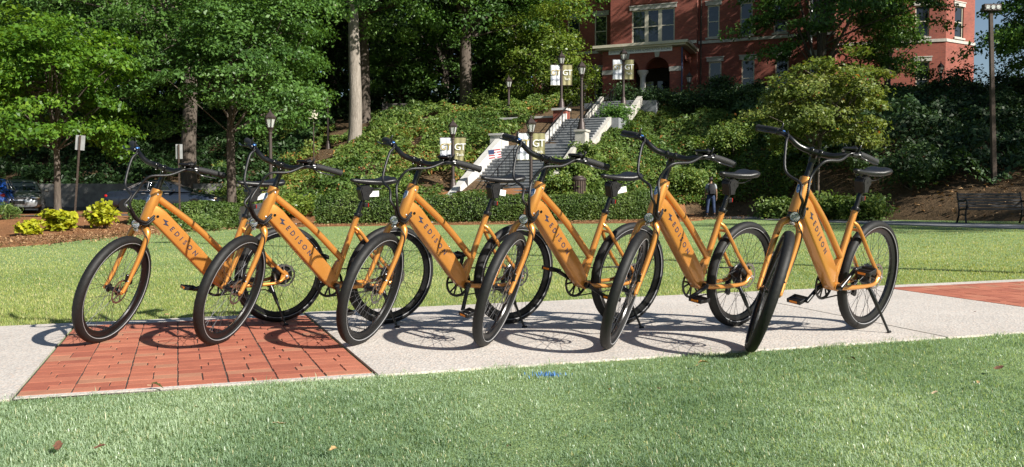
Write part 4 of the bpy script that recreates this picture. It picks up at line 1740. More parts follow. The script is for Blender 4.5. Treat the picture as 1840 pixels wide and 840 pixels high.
# seat post, suspension link, saddle
UPD = sd
mb = MB()
mb.tube([SCP - UPD * .01, SCP + UPD * .13], .0150, 14)
mb.lathe([(.0235, -.012), (.0245, -.008), (.0245, .008), (.0235, .012)], 16, SCP + UPD * .004, UPD)
mb.box(SCP + UPD * .004 + Vector((-.026, .0, 0)), (.018, .022, .016), None, .003)
mb.tube([SCP + UPD * .006 + Vector((-.020, .020, 0)), SCP + Vector((.02, .034, .004))], [.004, .005], 6)
part('seat_post', mb.mesh('seat_post', M['black'], 40))
SPX = SCP + UPD * .125
mb = MB()
pf = [(-.024, .0), (.020, -.004), (.027, .030), (.040, .060), (.030, .082), (-.012, .088), (-.046, .074), (-.052, .050), (-.030, .030)]
mb.prism([(a * 1.15, b * 1.1) for a, b in pf], -.027, .027, ((1, 0, 0), (0, 0, 1), (0, 1, 0), SPX - Vector((0, 0, .01))))
mb.prism([(a * .92, b * 1.0 + .004) for a, b in pf], -.033, .033, ((1, 0, 0), (0, 0, 1), (0, 1, 0), SPX - Vector((0, 0, .01))))
for s in (1, -1):
    mb.lathe([(.010, 0), (.010, .007)], 10, SPX + Vector((-.012, .028 * s, .054)), (0, s, 0))
mb.tube([SPX + Vector((-.03, 0, .055)), SPX + Vector((-.022, 0, .105))], [.017, .014], 12)
part('suspension_link', mb.mesh('suspension_link', M['black_matt'], 30))
SZ = 1.002
mb = MB()
rings = []
prof_s = [(.350, .006, .006), (.345, .016, .018), (.325, .0215, .026), (.28, .024, .030), (.22, .031, .034), (.17, .046, .037), (.12, .068, .041), (.08, .081, .045), (.05, .083, .046), (.035, .076, .040), (.028, .058, .026)]
for xx, w, th in prof_s:
    zc = SZ + .012 * ((xx - .19) / .16) ** 2 + (.006 if xx < .1 else 0)
    rg = []
    for k in range(20):
        a = 2 * math.pi * k / 20
        ca, sa = math.cos(a), math.sin(a)
        yy = w * math.copysign(abs(ca) ** .75, ca)
        zz = th * .5 * sa if sa > 0 else th * .85 * sa * (abs(ca) ** .5 * .9 + .1)
        dip = -.006 * math.exp(-(yy / (.25 * w + 1e-4)) ** 2) if (sa > 0 and xx < .28) else 0
        rg.append(Vector((xx, yy, zc + zz + dip)))
    rings.append(rg)
mb.loft(rings)
SAD = mb.mesh('saddle', M['saddle'], 60)
mb = MB()
for s in (1, -1):
    mb.tube(bez([(.315, .012 * s, SZ - .012), (.27, .018 * s, SZ - .038), (.20, .022 * s, SZ - .045), (.13, .024 * s, SZ - .044), (.075, .040 * s, SZ - .020)], 16), .0038, 8)
RAIL = mb.mesh('saddle_rails', M['black'], 60)
mb = MB()
mb.box((.205, 0, SZ - .050), (.050, .056, .026), None, .008)
mb.lathe([(.006, -.034), (.006, .034)], 8, (.205, 0, SZ - .052), (0, 1, 0))
CLAMP = mb.mesh('saddle_clamp', M['black'])
part('saddle', SAD, False, [('saddle_rails', RAIL), ('saddle_clamp', CLAMP)])
# tail light
mb = MB()
tl = SCP + UPD * .075
mb.box(tl + Vector((-.030, 0, 0)), (.030, .036, .030), None, .005)
TLB = mb.mesh('tail_light', M['black_matt'])
mb = MB()
mb.box(tl + Vector((-.048, 0, 0)), (.006, .032, .026), None, .002)
part('tail_light', TLB, False, [('red_lens', mb.mesh('red_lens', M['red']))])

# drivetrain
mb = MB()
ring(mb, .090, [(0, -.050), (0, -.046), (-.008, -.046), (-.008, -.050)], 60, lambda i, j: (.004 if (i % 2 and j < 2) else 0))
ring(mb, .098, [(0, -.0445), (0, -.0425), (-.010, -.0425), (-.010, -.0445)], 60)
for k in range(5):
    a = 2 * math.pi * k / 5 + .3
    for dlt in (-.22, .22):
        mb.bar((.022 * math.cos(a), -.047, .022 * math.sin(a)), (.086 * math.cos(a + dlt), -.047, .086 * math.sin(a + dlt)), .004, .012, up=(-math.sin(a), 0, math.cos(a)))
mb.lathe([(.028, -.004), (.028, .004)], 18, (0, -.048, 0), (0, 1, 0))
CHR = mb.mesh('chainring', M['black'], 35)


def crank_mesh(s):
    mb = MB()
    y = .060 * s
    mb.tube([(0, y, 0), (.06, y + .006 * s, 0), (.165, y + .014 * s, 0)], [.0165, .0125, .0135], 12, flat=1.0)
    mb.lathe([(.019, -.014), (.019, .014)], 14, (0, y - .008 * s, 0), (0, 1, 0))
    return mb.mesh('crank_arm', M['black'], 50)


def pedal_mesh(s):
    mb = MB()
    y0 = (.060 + .014) * s
    mb.tube([(0, y0, 0), (0, y0 + .105 * s, 0)], .007, 8)
    yc = y0 + .062 * s
    for xx in (-.040, .040):
        mb.box((xx, yc, 0), (.010, .094, .026), None, .003)
    for yy in (-.044, .044):
        mb.box((0, yc + yy, 0), (.072, .008, .022), None, .002)
    mb.box((0, yc, 0), (.018, .094, .018), None, .004)
    return mb.mesh('pedal', M['black_matt'])


def pedal_ref(s, xx):
    mb = MB()
    yc = (.060 + .014 + .062) * s
    mb.box((xx, yc, 0), (.004, .050, .012))
    return mb.mesh('pedal_reflector', M['amber'])


CRK = {1: crank_mesh(1), -1: crank_mesh(-1)}
PED = {1: pedal_mesh(1), -1: pedal_mesh(-1)}
PRF = {s: [pedal_ref(s, xx) for xx in (-.0465, .0465)] for s in (1, -1)}
# chain: upper and lower run round cassette and chainring
cp = []
r1, r2 = .094, .036
for k in range(14):
    a = R(90 - 180 * k / 13)
    cp.append(BBP + Vector((r1 * math.cos(a), -.048, r1 * math.sin(a))))
cp += [Vector((.10, -.052, .235)), Vector((.055, -.054, .215)), Vector((.030, -.054, .235)), Vector((.045, -.054, .27)), Vector((.03, -.054, .315))]
for k in range(8):
    a = R(270 - 180 * k / 7)
    cp.append(Vector((r2 * math.cos(a), -.054, WR + r2 * math.sin(a))))
mb = MB()
n = 160
seg = []
cpl = cp + [cp[0]]
lens = [0]
for i in range(len(cpl) - 1):
    lens.append(lens[-1] + (cpl[i + 1] - cpl[i]).length)
for k in range(n):
    d = lens[-1] * k / n
    i = max(j for j in range(len(cp)) if lens[j] <= d + 1e-9)
    seg.append(cpl[i].lerp(cpl[i + 1], (d - lens[i]) / max(1e-9, lens[i + 1] - lens[i])))
mb.tube(seg, [.0052 if k % 2 else .0036 for k in range(n)], 6, closed=True, flat=1.0)
part('chain', mb.mesh('chain', M['steel']))
mb = MB()
mb.tube([(.0, -.075, .318), (.03, -.082, .285), (.045, -.075, .262)], [.014, .016, .012], 10)
mb.box((.045, -.066, .245), (.024, .014, .075), rot_y_frame((1, 0, .3)), .004)
for zz in (.265, .222):
    mb.lathe([(.020, -.004), (.020, .004)], 12, (.046, -.054, zz), (0, 1, 0))
part('rear_derailleur', mb.mesh('rear_derailleur', M['black'], 35))
# kickstand
KT = Vector((.115, .072, .290))
KF = Vector((.060, .205, .033))
mb = MB()
mb.box(KT + Vector((0, -.006, .004)), (.05, .022, .030), None, .005)
mb.tube([KT, KT.lerp(KF, .12), KT.lerp(KF, .42), KT.lerp(KF, .46), KT.lerp(KF, .97), KF], [.012, .014, .0125, .0085, .0075, .0075], 12)
KSM = mb.mesh('kickstand', M['black'], 50)
mb = MB()
mb.tube([KF + Vector((-.018, 0, .001)), KF + Vector((.018, .004, .001))], [.009, .008], 8)
part('kickstand', KSM, False, [('rubber_foot', mb.mesh('rubber_foot', M['rubber']))])
# wheel reflectors / small bosses on the frame
mb = MB()
for s_, f_ in ((1, .3), (1, .62)):
    mb.lathe([(.0045, 0), (.0045, .004)], 8, D0 + dd * DL * f_ + dn * .064, dn)
for f_ in (.47, .63):
    mb.lathe([(.006, 0), (.006, .004), (.003, .005)], 8, HP(f_, 0, .034), (0, 1, 0))
part('frame_bolt', mb.mesh('frame_bolt', M['silver']))

LEAN = R(8.23)
BIKES = [  # x, y of front contact, heading phi, steer delta, left crank angle, tag, label
    (-2.537, 5.304, 42.0, 39.8, 165, True, 'orange electric bicycle at the left end of the row, front wheel on the bricks'),
    (-1.755, 5.170, 40.0, 38.5, -100, True, 'second orange electric bicycle from the left, standing wholly on the brick paving'),
    (-.882, 5.077, 40.9, 31.0, -75, True, 'third orange electric bicycle from the left, just right of the brick paving'),
    (-.115, 4.974, 40.8, 33.6, 208, True, 'fourth orange electric bicycle from the left, its far pedal raised forward'),
    (.595, 4.822, 40.1, 32.0, -18, False, 'second orange electric bicycle from the right end of the row'),
    (1.359, 4.661, 39.9, 36.4, 140, False, 'orange electric bicycle at the right end, front wheel edge-on at the grass'),
]
mb = MB()
mb.box((0, 0, 0), (.075, .0012, .038))
CARD = mb.mesh('paper_tag', M['white_card'])


def hose(mb, pts):
    n = 110
    q = bez(pts, n)
    mb.tube(q, [.0088 if k % 2 else .0066 for k in range(n + 1)], 8)


for bi, (bx, by, phi, dl, ck, card, lab) in enumerate(BIKES):
    phi, dl = R(phi), R(dl)
    root = thing('electric_bicycle', lab, 'bicycle', group='row of parked orange bicycles')
    S = Matrix.Translation(SO) @ Matrix.Rotation(dl, 4, AX) @ Matrix.Translation(-SO)
    # lowest point of the turned, leaning front wheel decides the pitch of the bike
    LM = Matrix.Rotation(-LEAN, 4, 'X')
    lo = min((LM @ S @ Vector((WB + (WR - .004) * math.cos(a), .008 * s, WR + (WR - .0015) * math.sin(a)))).z for a in [R(k) for k in range(180, 361, 3)] for s in (-1, 0, 1))
    lor = min((LM @ Vector((WR * math.cos(a) * .99, .010 * s, WR + (WR - .0015) * math.sin(a)))).z for a in [R(k) for k in range(180, 361, 3)] for s in (-1, 0, 1))
    pit = math.atan2(lo - lor, WB)
    h3 = Vector((-math.cos(phi), -math.sin(phi), -.014 * math.cos(phi))).normalized()
    l3 = Vector((math.sin(phi), -math.cos(phi), .014 * math.sin(phi)))
    l3 = (l3 - h3 * l3.dot(h3)).normalized()
    u3 = h3.cross(l3)
    B = Matrix((h3, l3, u3)).transposed().to_4x4()
    B = Matrix.Translation((bx, by, float(G(bx)) + .013)) @ B @ Matrix.Translation((-WB, 0, -lor)) @ Matrix.Rotation(pit, 4, 'Y') @ LM
    root.matrix_world = B
    for nm, me, st, subs, lb in BK:
        o = link(nm, me, root, S if st else None)
        for sn, sm in subs:
            link(sn, sm, o)
    for nm, pos, subs, st in (('front_wheel', Vector((WB, 0, WR)), wheel_f, True), ('rear_wheel', Vector((0, 0, WR)), wheel_r, False)):
        rotm = Matrix.Rotation(R(17 * bi + 5), 4, 'Y')
        mat = Matrix.Translation(pos) @ rotm
        w = link(nm, subs[0][1], root, (S @ mat) if st else mat)
        for sn, sm in subs[1:]:
            so = link(sn, sm, w)
            if sn == 'spokes':
                so['kind'] = 'stuff'
    cm = Matrix.Translation(BBP) @ Matrix.Rotation(-R(ck), 4, 'Y')
    link('chainring', CHR, root, cm)
    for s in (1, -1):
        cmm = cm @ (Matrix.Rotation(math.pi, 4, 'Y') if s < 0 else Matrix.Identity(4))
        arm = link('crank_arm', CRK[s], root, cmm)
        ang = R(ck) + (math.pi if s < 0 else 0)
        pm = Matrix.Translation(BBP + Vector((.165 * math.cos(ang), 0, .165 * math.sin(ang)))) @ Matrix.Rotation(R(12 * (bi % 3) - 10), 4, 'Y')
        pd = link('pedal', PED[s], root, pm)
        for prm in PRF[s]:
            link('pedal_reflector', prm, pd)
    # hoses from the two brake levers into the head of the down tube
    c = CL
    ent = D0 + dd * (DL * .045) + Vector((0, .034, 0)) - dn * .02
    mb = MB()
    A3 = HP(.60, .195, .150)
    B3 = HP(.535, .150, .130)
    C3 = HP(.475, .085, .095)
    E3 = HP(.447, .015, .066)
    w1, w2, w3 = (random.Random(bi + 50).uniform(-.018, .018) for _ in range(3))
    hose(mb, [S @ (bp[46] + Vector((.03, -.03, -.006))), S @ (CL + Vector((.10, .125, .004))), S @ (CL + Vector((.185 + w1, .045, -.022))), S @ HP(.70, .232 + w2, .006), A3, B3, C3, E3, ent])
    link('cable_hose', mb.mesh('cable_hose', M['black_matt'], 80), root)
    mb = MB()
    dy = Vector((.013, -.010, 0))
    hose(mb, [S @ (bp[10] + Vector((.03, .03, -.006))), S @ (bp[10] + Vector((.088, .03, -.045))), S @ (CL + Vector((.150 + w2, -.125, -.13))), S @ HP(.645, .212 + w3, -.035), A3 + dy + Vector((.01, -.02, -.02)), B3 + dy, C3 + dy, E3 + dy * .4 - Vector((0, 0, .016)), ent - Vector((0, 0, .018))])
    link('cable_hose', mb.mesh('cable_hose', M['black_matt'], 80), root)
    mb = MB()
    mb.tube(bez([S @ (bp[10] + Vector((.02, .02, .02))), S @ (bp[10] + Vector((.05, .03, .0))), S @ (bp[10] + Vector((.055, .035, -.06)))], 14), .0028, 6)
    link('brake_cable', mb.mesh('brake_cable', M['black_matt'], 80), root)
    mb = MB()
    mb.tube(bez([HP(.48, .06, .045), S @ HP(.42, .055, .035, -.02), S @ HP(.34, .02, .075), S @ HP(.18, .0, .078), S @ Vector((WB - .05, .07, WR + .07))], 24), .0032, 6)
    link('brake_cable', mb.mesh('brake_cable', M['black_matt'], 80), root)
    if card:
        o = link('paper_tag', CARD, root)
        o.matrix_local = Matrix.Translation(SPX + Vector((-.06, .028, .025 + .006 * (bi % 2)))) @ Matrix.Rotation(R(-25 + 22 * (bi % 3)), 4, 'Z') @ Matrix.Rotation(R(14 - 11 * (bi % 3)), 4, 'Y')
# ------------------------------------------------------------------ cars
def rrect(x0, x1, hw, z, rf=.25, rr=.25, n=5):
    pts = []
    for cx, cy, a0, r in ((x1 - rf, hw - rf, 0, rf), (x0 + rr, hw - rr, 90, rr), (x0 + rr, -hw + rr, 180, rr), (x1 - rf, -hw + rf, 270, rf)):
        for k in range(n):
            a = R(a0 + 90 * k / (n - 1))
            pts.append(Vector((cx + r * math.cos(a), cy + r * math.sin(a), z)))
    return pts


def make_car(name, label, paint, loc, rz, plate=True):
    t_ = thing(name, label, 'car', loc, rz, group='parked cars')
    mb = MB()
    st = [(-2.32, .60, .34, .78), (-2.28, .78, .26, .93), (-2.05, .86, .22, 1.00), (-1.55, .90, .20, 1.00), (-.6, .91, .20, .94), (.6, .91, .20, .92), (1.15, .905, .20, .92), (1.75, .88, .22, .84), (2.12, .82, .24, .74), (2.30, .70, .28, .66), (2.34, .55, .34, .58)]
    rings = []
    for x, hw, z0, z1 in st:
        rg = []
        for k in range(16):
            a = 2 * math.pi * k / 16
            ca, sa = math.cos(a), math.sin(a)
            yy = hw * math.copysign(abs(ca) ** .45, ca)
            zz = (z0 + z1) / 2 + (z1 - z0) / 2 * math.copysign(abs(sa) ** .5, sa)
            rg.append(Vector((x, yy * (1 - .06 * max(0, sa)), zz)))
        rings.append(rg)
    mb.loft(rings)
    mb.build('body', paint, t_, 40)
    mb = MB()
    lv = [(.90, -1.75, 1.22, .80), (1.05, -1.52, .90, .745), (1.22, -1.22, .55, .675), (1.36, -.90, .22, .60), (1.42, -.60, -.05, .50), (1.44, -.45, -.2, .36)]
    mb.loft([rrect(x0, x1, hw, z, .18, .22) for z, x0, x1, hw in lv])
    mb.build('cabin', paint, t_, 50)

    def cab(z):
        zs = [l[0] for l in lv]
        return [float(np.interp(z, zs, [l[i] for l in lv])) for i in (1, 2, 3)]
    for s in (1, -1):
        for poly in ([(-1.30, .99), (-.55, .97), (-.52, 1.33), (-.80, 1.335)], [(-.46, .97), (.42, .965), (.10, 1.32), (-.42, 1.335)], [(-1.52, 1.0), (-1.36, .99), (-.92, 1.31)]):
            m2 = MB()
            vs = [Vector((x, s * (cab(z)[2] + .008), z)) for x, z in poly]
            m2.add(vs, [tuple(range(len(vs)))])
            sw_ = m2.build('side_window', M['glass'], t_)
            m2 = MB()
            m2.tube([v + Vector((0, s * .004, 0)) for v in vs], .011, 5, closed=True)
            m2.build('window_trim', M['silver'], sw_)
    for i, sg in ((1, 1), (0, -1)):
        m2 = MB()
        vs = []
        for z, w in ((.97, .62), (1.33, .50)):
            c = cab(z)
            for y in (-1, 1):
                vs.append(Vector((c[i] + sg * .012, y * w, z)))
        m2.add(vs, [(0, 1, 3, 2)])
        m2.build('windscreen', M['glass'], t_)
    for x in (-1.38, 1.42):
        for s in (1, -1):
            m2 = MB()
            m2.lathe([(.20, -.10), (.30, -.10), (.32, -.06), (.32, .08), (.30, .11), (.21, .11)], 20, (x, s * .80, .32), (0, s, 0))
            w = m2.build('wheel', M['rubber'], t_, 40)
            m2 = MB()
            m2.lathe([(.21, .105), (.19, .09), (.05, .115), (.03, .12)], 10, (x, s * .80, .32), (0, s, 0))
            m2.build('wheel_rim', M['silver'], w)
    for s in (1, -1):
        m2 = MB()
        m2.box((2.20, s * .62, .66), (.18, .34, .13), Matrix.Rotation(R(-18 * s), 3, 'Z'), .04)
        m2.build('headlight', M['chrome'], t_)
        m2 = MB()
        m2.box((-2.24, s * .70, .74), (.14, .22, .12), Matrix.Rotation(R(18 * s), 3, 'Z'), .04)
        m2.build('tail_light', M['red'], t_)
        m2 = MB()
        m2.box((.62, s * .99, .98), (.10, .18, .12), None, .03)
        m2.build('wing_mirror', paint, t_)
        for x in (-.5, .45):
            m2 = MB()
            m2.box((x - .16, s * .915, .84), (.16, .02, .03), None, .006)
            m2.build('door_handle', M['silver'], t_)
    m2 = MB()
    m2.box((2.30, 0, .50), (.06, .95, .16), None, .02)
    m2.box((2.325, 0, .62), (.04, .60, .08), None, .01)
    m2.build('grille', M['black_matt'], t_)
    m2 = MB()
    m2.box((2.345, 0, .47), (.02, .50, .13))
    m2.build('front_plate', M['black'], t_)
    m2 = MB()
    m2.box((-2.335, 0, .72), (.02, .40, .16))
    m2.build('rear_plate', M['white_print'], t_)
    return t_


def ground_car(px, Y):
    x = pix(px, 360, Y).x
    return (x, Y, road_z(x, Y))


make_car('parked_car', 'dark slate sedan behind the low hedge under the trees', M['car_dark'], ground_car(300, 36.5), R(4))
make_car('parked_car', 'silver sedan facing the lawn, nosed in behind the yellow shrubs', M['car_silver'], ground_car(36, 35.6), R(-62))
make_car('parked_car', 'bright blue car showing its tail at the left edge', M['car_blue'], ground_car(-14, 34.0), R(112))
p = pix(700, 222, 66)
make_car('parked_car', 'blue car half hidden among the trees at the top of the bank', M['car_blue'], (p.x, p.y, Tz(p.x, p.y)), R(5))


# ------------------------------------------------------------------ trees
def limb(mb, a, b, r0, r1, rnd, n=8, sag=.12):
    a, b = Vector(a), Vector(b)
    L = (b - a).length
    mid = a.lerp(b, .5) + Vector((rnd.uniform(-1, 1), rnd.uniform(-1, 1), rnd.uniform(.0, 1))) * L * sag
    q = bez([a, mid, b], n)
    mb.tube(q, [r0 + (r1 - r0) * k / n for k in range(n + 1)], 7)
    return q


def tree_data(name, seed, hgt_trunk, r_trunk, cen, rad, nclump, nleaf, lsize, mat, clump_r=.75, flat=.42, lean=(0, 0), multi=1, hollow=.55, bottom=-.75, droop=.25, leafasp=.55, twigs=40, rough_shape=.28, bark='bark'):
    """trunk and crown meshes with origin at the base"""
    rnd = random.Random(seed)
    rng = np.random.default_rng(seed)
    cen = np.array(cen, float)
    rad = np.array(rad, float)
    # clump centres, biased to the outer shell, outline broken up by noise
    C = []
    while len(C) < nclump:
        d = rng.normal(size=3)
        d /= np.linalg.norm(d)
        if d[2] < bottom:
            continue
        az = math.atan2(d[1], d[0])
        shape = 1 + rough_shape * (math.sin(az * 3 + seed) * .5 + math.sin(az * 5 + seed * 2 + d[2] * 4) * .5 + math.sin(d[2] * 7 + seed) * .5)
        rr = hollow + (1 - hollow) * rng.random() ** .7
        C.append(cen + rad * d * rr * shape)
    C = np.array(C)
    mb = MB()
    top = Vector((cen[0] * .8 + lean[0], cen[1] * .8 + lean[1], cen[2] + rad[2] * .35))
    fork = Vector((lean[0] * .5, lean[1] * .5, hgt_trunk))
    for m_ in range(multi):
        off = Vector((rnd.uniform(-.5, .5), rnd.uniform(-.4, .4), 0)) * (.25 if multi > 1 else 0)
        tp_ = top + Vector((rnd.uniform(-1, 1) * rad[0] * .5, rnd.uniform(-1, 1) * rad[1] * .4, 0)) * (1 if multi > 1 else 0)
        fk = fork + off * 2
        q = bez([off * .3 + Vector((0, 0, -.3)), off * .6 + fork * .35 + Vector((rnd.uniform(-.06, .06) * hgt_trunk, 0, 0)) * .3, fk, fk.lerp(tp_, .5), tp_], 18)
        rs = []
        for k in range(19):
            f = k / 18
            z = q[k].z
            r = r_trunk * (1 - .25 * min(1, z / max(.1, hgt_trunk))) if z < hgt_trunk else r_trunk * .75 * max(.12, 1 - (z - hgt_trunk) / max(.1, top.z - hgt_trunk) * .88)
            if z < .5:
                r *= 1 + .5 * (.5 - max(z, -.1)) ** 2 * 3
            rs.append(r / (1 if multi == 1 else 1.5))
        mb.tube(q, rs, 12)
        trunkline = q
        tops = [k for k in range(19) if q[k].z >= hgt_trunk * .92]
        for k in range(twigs // multi):
            c = C[rnd.randrange(len(C))]
            j = rnd.choice(tops[:-1])
            a = q[j]
            if c[2] < a.z - 1.2:
                a = q[tops[0]]
            limb(mb, a, c, max(.03, rs[j] * .42), .012, rnd, 8, .13)
    trunk = mb.mesh('trunk', M[bark], 70)
    # leaves
    per = nleaf // nclump
    N = per * nclump
    ci = np.repeat(np.arange(nclump), per)
    cr = clump_r * rng.uniform(.6, 1.35, nclump)
    off = rng.normal(size=(N, 3)) * .52
    nrm_ = np.linalg.norm(off, axis=1, keepdims=True)
    off = off / np.maximum(nrm_, 1e-6) * np.minimum(nrm_, 1.15)
    out = unit((C - cen) / rad)
    off[:, 2] *= flat
    # tilt each clump so that it hangs outwards
    horiz = off[:, 0] * out[ci, 0] + off[:, 1] * out[ci, 1]
    P = C[ci] + off * cr[ci][:, None]
    P[:, 2] -= horiz * cr[ci] * droop
    nn = unit(np.array([0, 0, .75]) + out[ci] * .55 + rng.normal(size=(N, 3)) * .55)
    size = lsize * rng.uniform(.6, 1.3, N)
    Vq = leaf_quads(P, nn, size, rng, leafasp)
    cv = rng.normal(0, .16, nclump)
    var = np.clip(rng.normal(.45, .2, N) + cv[ci], 0, .93)
    var = np.where(rng.random(N) < .006, 1.0, var)
    crown = quads_mesh('crown', Vq, M[mat], var)
    return trunk, crown


def plant_tree(data, label, loc, rz=0.0, scale=1.0, group=None, name='tree'):
    t_ = thing(name, label, 'tree', loc, rz, group)
    t_.scale = (scale, scale, scale)
    link('trunk', data[0], t_)
    link('crown', data[1], t_)
    return t_


def tree_px(name, label, basepx, Y, cpx, rpx, seed, r_trunk, trunk_frac, nclump, nleaf, lsize, mat, ry=None, **kw):
    b = pix(basepx, 300, Y)
    zb = Tz(b.x, Y) - .05
    c = pix(cpx[0], cpx[1], Y)
    k = sc(Y)
    cen = (c.x - b.x, 0, c.z - zb)
    rx, rz_ = rpx[0] / k, rpx[1] / k
    ht = trunk_frac if trunk_frac > 1 else (cen[2] - rz_ * .7)
    d = tree_data(name, seed, max(.6, ht), r_trunk, cen, (rx, ry or rx * .85, rz_), nclump, nleaf, lsize, mat, **kw)
    return plant_tree(d, label, (b.x, Y, zb), 0, 1, name=name), d


tree_px('maple_tree', 'bright yellow-green maple at the left edge above the yellow shrubs', 102, 33, (75, 165), (170, 150), 11, .14, 0, 150, 24000, .19, 'leaf_maple', clump_r=.8, flat=.35, droop=.35, hollow=.4)
tree_px('oak_tree', 'broad green oak with low spreading branches behind the first bicycle', 415, 36.5, (420, 110), (185, 185), 23, .22, 0, 210, 36000, .17, 'leaf_oak', clump_r=.85, flat=.38, droop=.3, hollow=.35)
_, D_BIG = tree_px('tall_oak', 'large oak overhanging the parked cars at upper left', 342, 44, (215, -40), (290, 215), 31, .42, 0, 170, 30000, .22, 'leaf_oak', clump_r=1.25, flat=.45, droop=.4, hollow=.4)
_, D_TUL = tree_px('tulip_tree', 'tall tree with pale straight bare trunk rising left of the lamp posts', 637, 48, (635, -115), (255, 225), 37, .40, 0, 210, 38000, .25, 'leaf_tulip', bark='bark_pale', twigs=8, clump_r=1.05, flat=.5, droop=.4, hollow=.3)
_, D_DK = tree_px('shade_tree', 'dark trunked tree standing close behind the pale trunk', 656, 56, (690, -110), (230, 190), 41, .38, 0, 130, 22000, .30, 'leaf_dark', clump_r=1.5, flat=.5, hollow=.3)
tree_px('tall_oak', 'tall oak with thick furrowed trunk left of the stairs', 837, 57, (870, -90), (225, 225), 43, .48, 0, 210, 36000, .27, 'leaf_oak', clump_r=1.25, flat=.5, droop=.35, hollow=.35)
tree_px('magnolia_tree', 'dense sunlit yellow-green tree at the left corner of the portico', 985, 54, (985, 118), (82, 105), 47, .2, 0, 90, 15000, .20, 'leaf_magnolia', clump_r=.85, flat=.6, hollow=.45, bottom=-.98)
tree_px('dark_maple', 'wide dark maple in front of the right half of the building', 1470, 52, (1500, -50), (165, 265), 53, .30, 0, 165, 27000, .25, 'leaf_oak', ry=6.5, clump_r=1.1, flat=.32, droop=.3, hollow=.4)
tree_px('side_oak', 'blue-green leafy tree between the thick trunk and the portico', 925, 58, (925, 62), (85, 100), 49, .2, 0, 90, 15000, .23, 'leaf_oak', clump_r=.95, flat=.45, droop=.35, hollow=.3)
tree_px('dogwood_tree', 'pale yellow-green dogwood behind the right-hand bicycle', 1468, 32.5, (1472, 202), (128, 92), 59, .07, 0, 125, 19000, .155, 'leaf_dogwood', clump_r=.52, flat=.36, droop=.3, hollow=.35, multi=3, twigs=36)
tree_px('corner_tree', 'green tree overhanging the upper right corner against the sky', 1930, 40, (1885, 10), (118, 150), 61, .25, 0, 110, 17000, .19, 'leaf_tulip', clump_r=.8, flat=.45, droop=.4, hollow=.35)
tree_px('pale_maple', 'paler-leaved branches added as the sunlit right edge of the dark maple', 1590, 54, (1598, 70), (60, 95), 67, .16, 0, 55, 7000, .22, 'leaf_tulip', clump_r=.8, flat=.4, droop=.4, hollow=.3)  # paler leaves put the sun on the dark maple's right side into colour
tree_px('evergreen_tree', 'dark evergreen below the lantern in front of the brick wing', 1712, 47, (1705, 195), (62, 70), 71, .15, 0, 60, 9000, .18, 'leaf_ever', clump_r=.8, hollow=.4, bottom=-.98)
tree_px('evergreen_tree', 'dark evergreen behind the floodlight pole at the right edge', 1810, 45, (1838, 185), (85, 85), 73, .18, 0, 80, 12000, .18, 'leaf_ever', clump_r=.9, hollow=.4, bottom=-.98)
tree_px('understory_tree', 'small light green tree in the shade between the two tall trunks', 718, 60, (722, 140), (70, 70), 79, .10, 0, 50, 7000, .24, 'leaf_tulip', clump_r=.85, flat=.35, hollow=.2)
tree_px('understory_tree', 'small tree with sparse sunlit leaves beside the thick furrowed trunk', 880, 60, (888, 160), (65, 60), 83, .10, 0, 40, 6000, .22, 'leaf_oak', clump_r=.8, flat=.4, hollow=.2)
tree_px('understory_tree', 'slim young tree behind the parked cars at the left', 200, 52, (205, 215), (85, 80), 89, .12, 0, 50, 6000, .24, 'leaf_dark', clump_r=.9, flat=.4, hollow=.2)
# background wood on the plateau: individual trees
wood = [(-120, 58, 1.1), (30, 62, 1.15), (140, 70, 1.1), (250, 60, 1.0), (330, 74, 1.2), (450, 62, 1.05), (540, 72, 1.1), (600, 66, .95), (740, 76, 1.15), (800, 70, 1.0), (930, 78, 1.1), (-260, 50, 1.2)]
names = ['far left behind the maple', 'behind the silver car', 'behind the low wall', 'between maple and oak', 'deep behind the oak crown', 'behind the right side of the oak', 'left of the bank lamp post', 'just left of the pale trunk', 'deep between the two trunks', 'just left of the thick trunk', 'behind the thick trunk near the building', 'outermost left beyond the blue car']
for (px, Y, k), nm in zip(wood, names):
    b = pix(px, 300, Y)
    d = D_DK if (px % 40) else D_BIG
    plant_tree(d, 'dark shaded wood tree ' + nm, (b.x, Y, Tz(b.x, Y) - 3.2 * k), R(px * 1.7), k, 'wood trees on the hilltop', 'wood_tree')
# trees beyond the right edge that shade the bank and the bench
for i, (x, y, k) in enumerate(((25.5, 16.5, .70), (33, 25.5, .95), (38, 34, 1.05))):
    plant_tree(D_BIG, ('shade tree beyond the right edge, nearest the lawn', 'shade tree beyond the right edge, behind the nearest', 'shade tree beyond the right edge, middle of the bank')[i],
               (x, y, Tz(x, y) - .5), R(70 * i + 20), k, 'shade trees beyond the right edge', 'shade_tree')

plant_tree(D_TUL, 'very tall unseen tulip tree beyond the right edge, added to shade the facade', (31, 39, Tz(31, 39) - .3), R(140), 1.28, 'shade trees beyond the right edge', 'shade_tree')  # unseen tree, put in so its shadow darkens the facade

fp_ = thing('tall_mast', 'slender unseen mast beyond the right edge, added to streak the lawn with its shadow', 'mast', (9.5, 6.0, float(G(9.5))))  # out of view; put in for the shadow streak on the lawn
mb = MB()
mb.tube([(0, 0, -.2), (0, 0, 14)], [.11, .07], 10)
mb.build('pole', M['bronze'], fp_)
mb = MB()
mb.box((0, 0, 14.1), (.8, .35, .25), None, .03)
mb.build('lamp_head', M['bronze'], fp_)

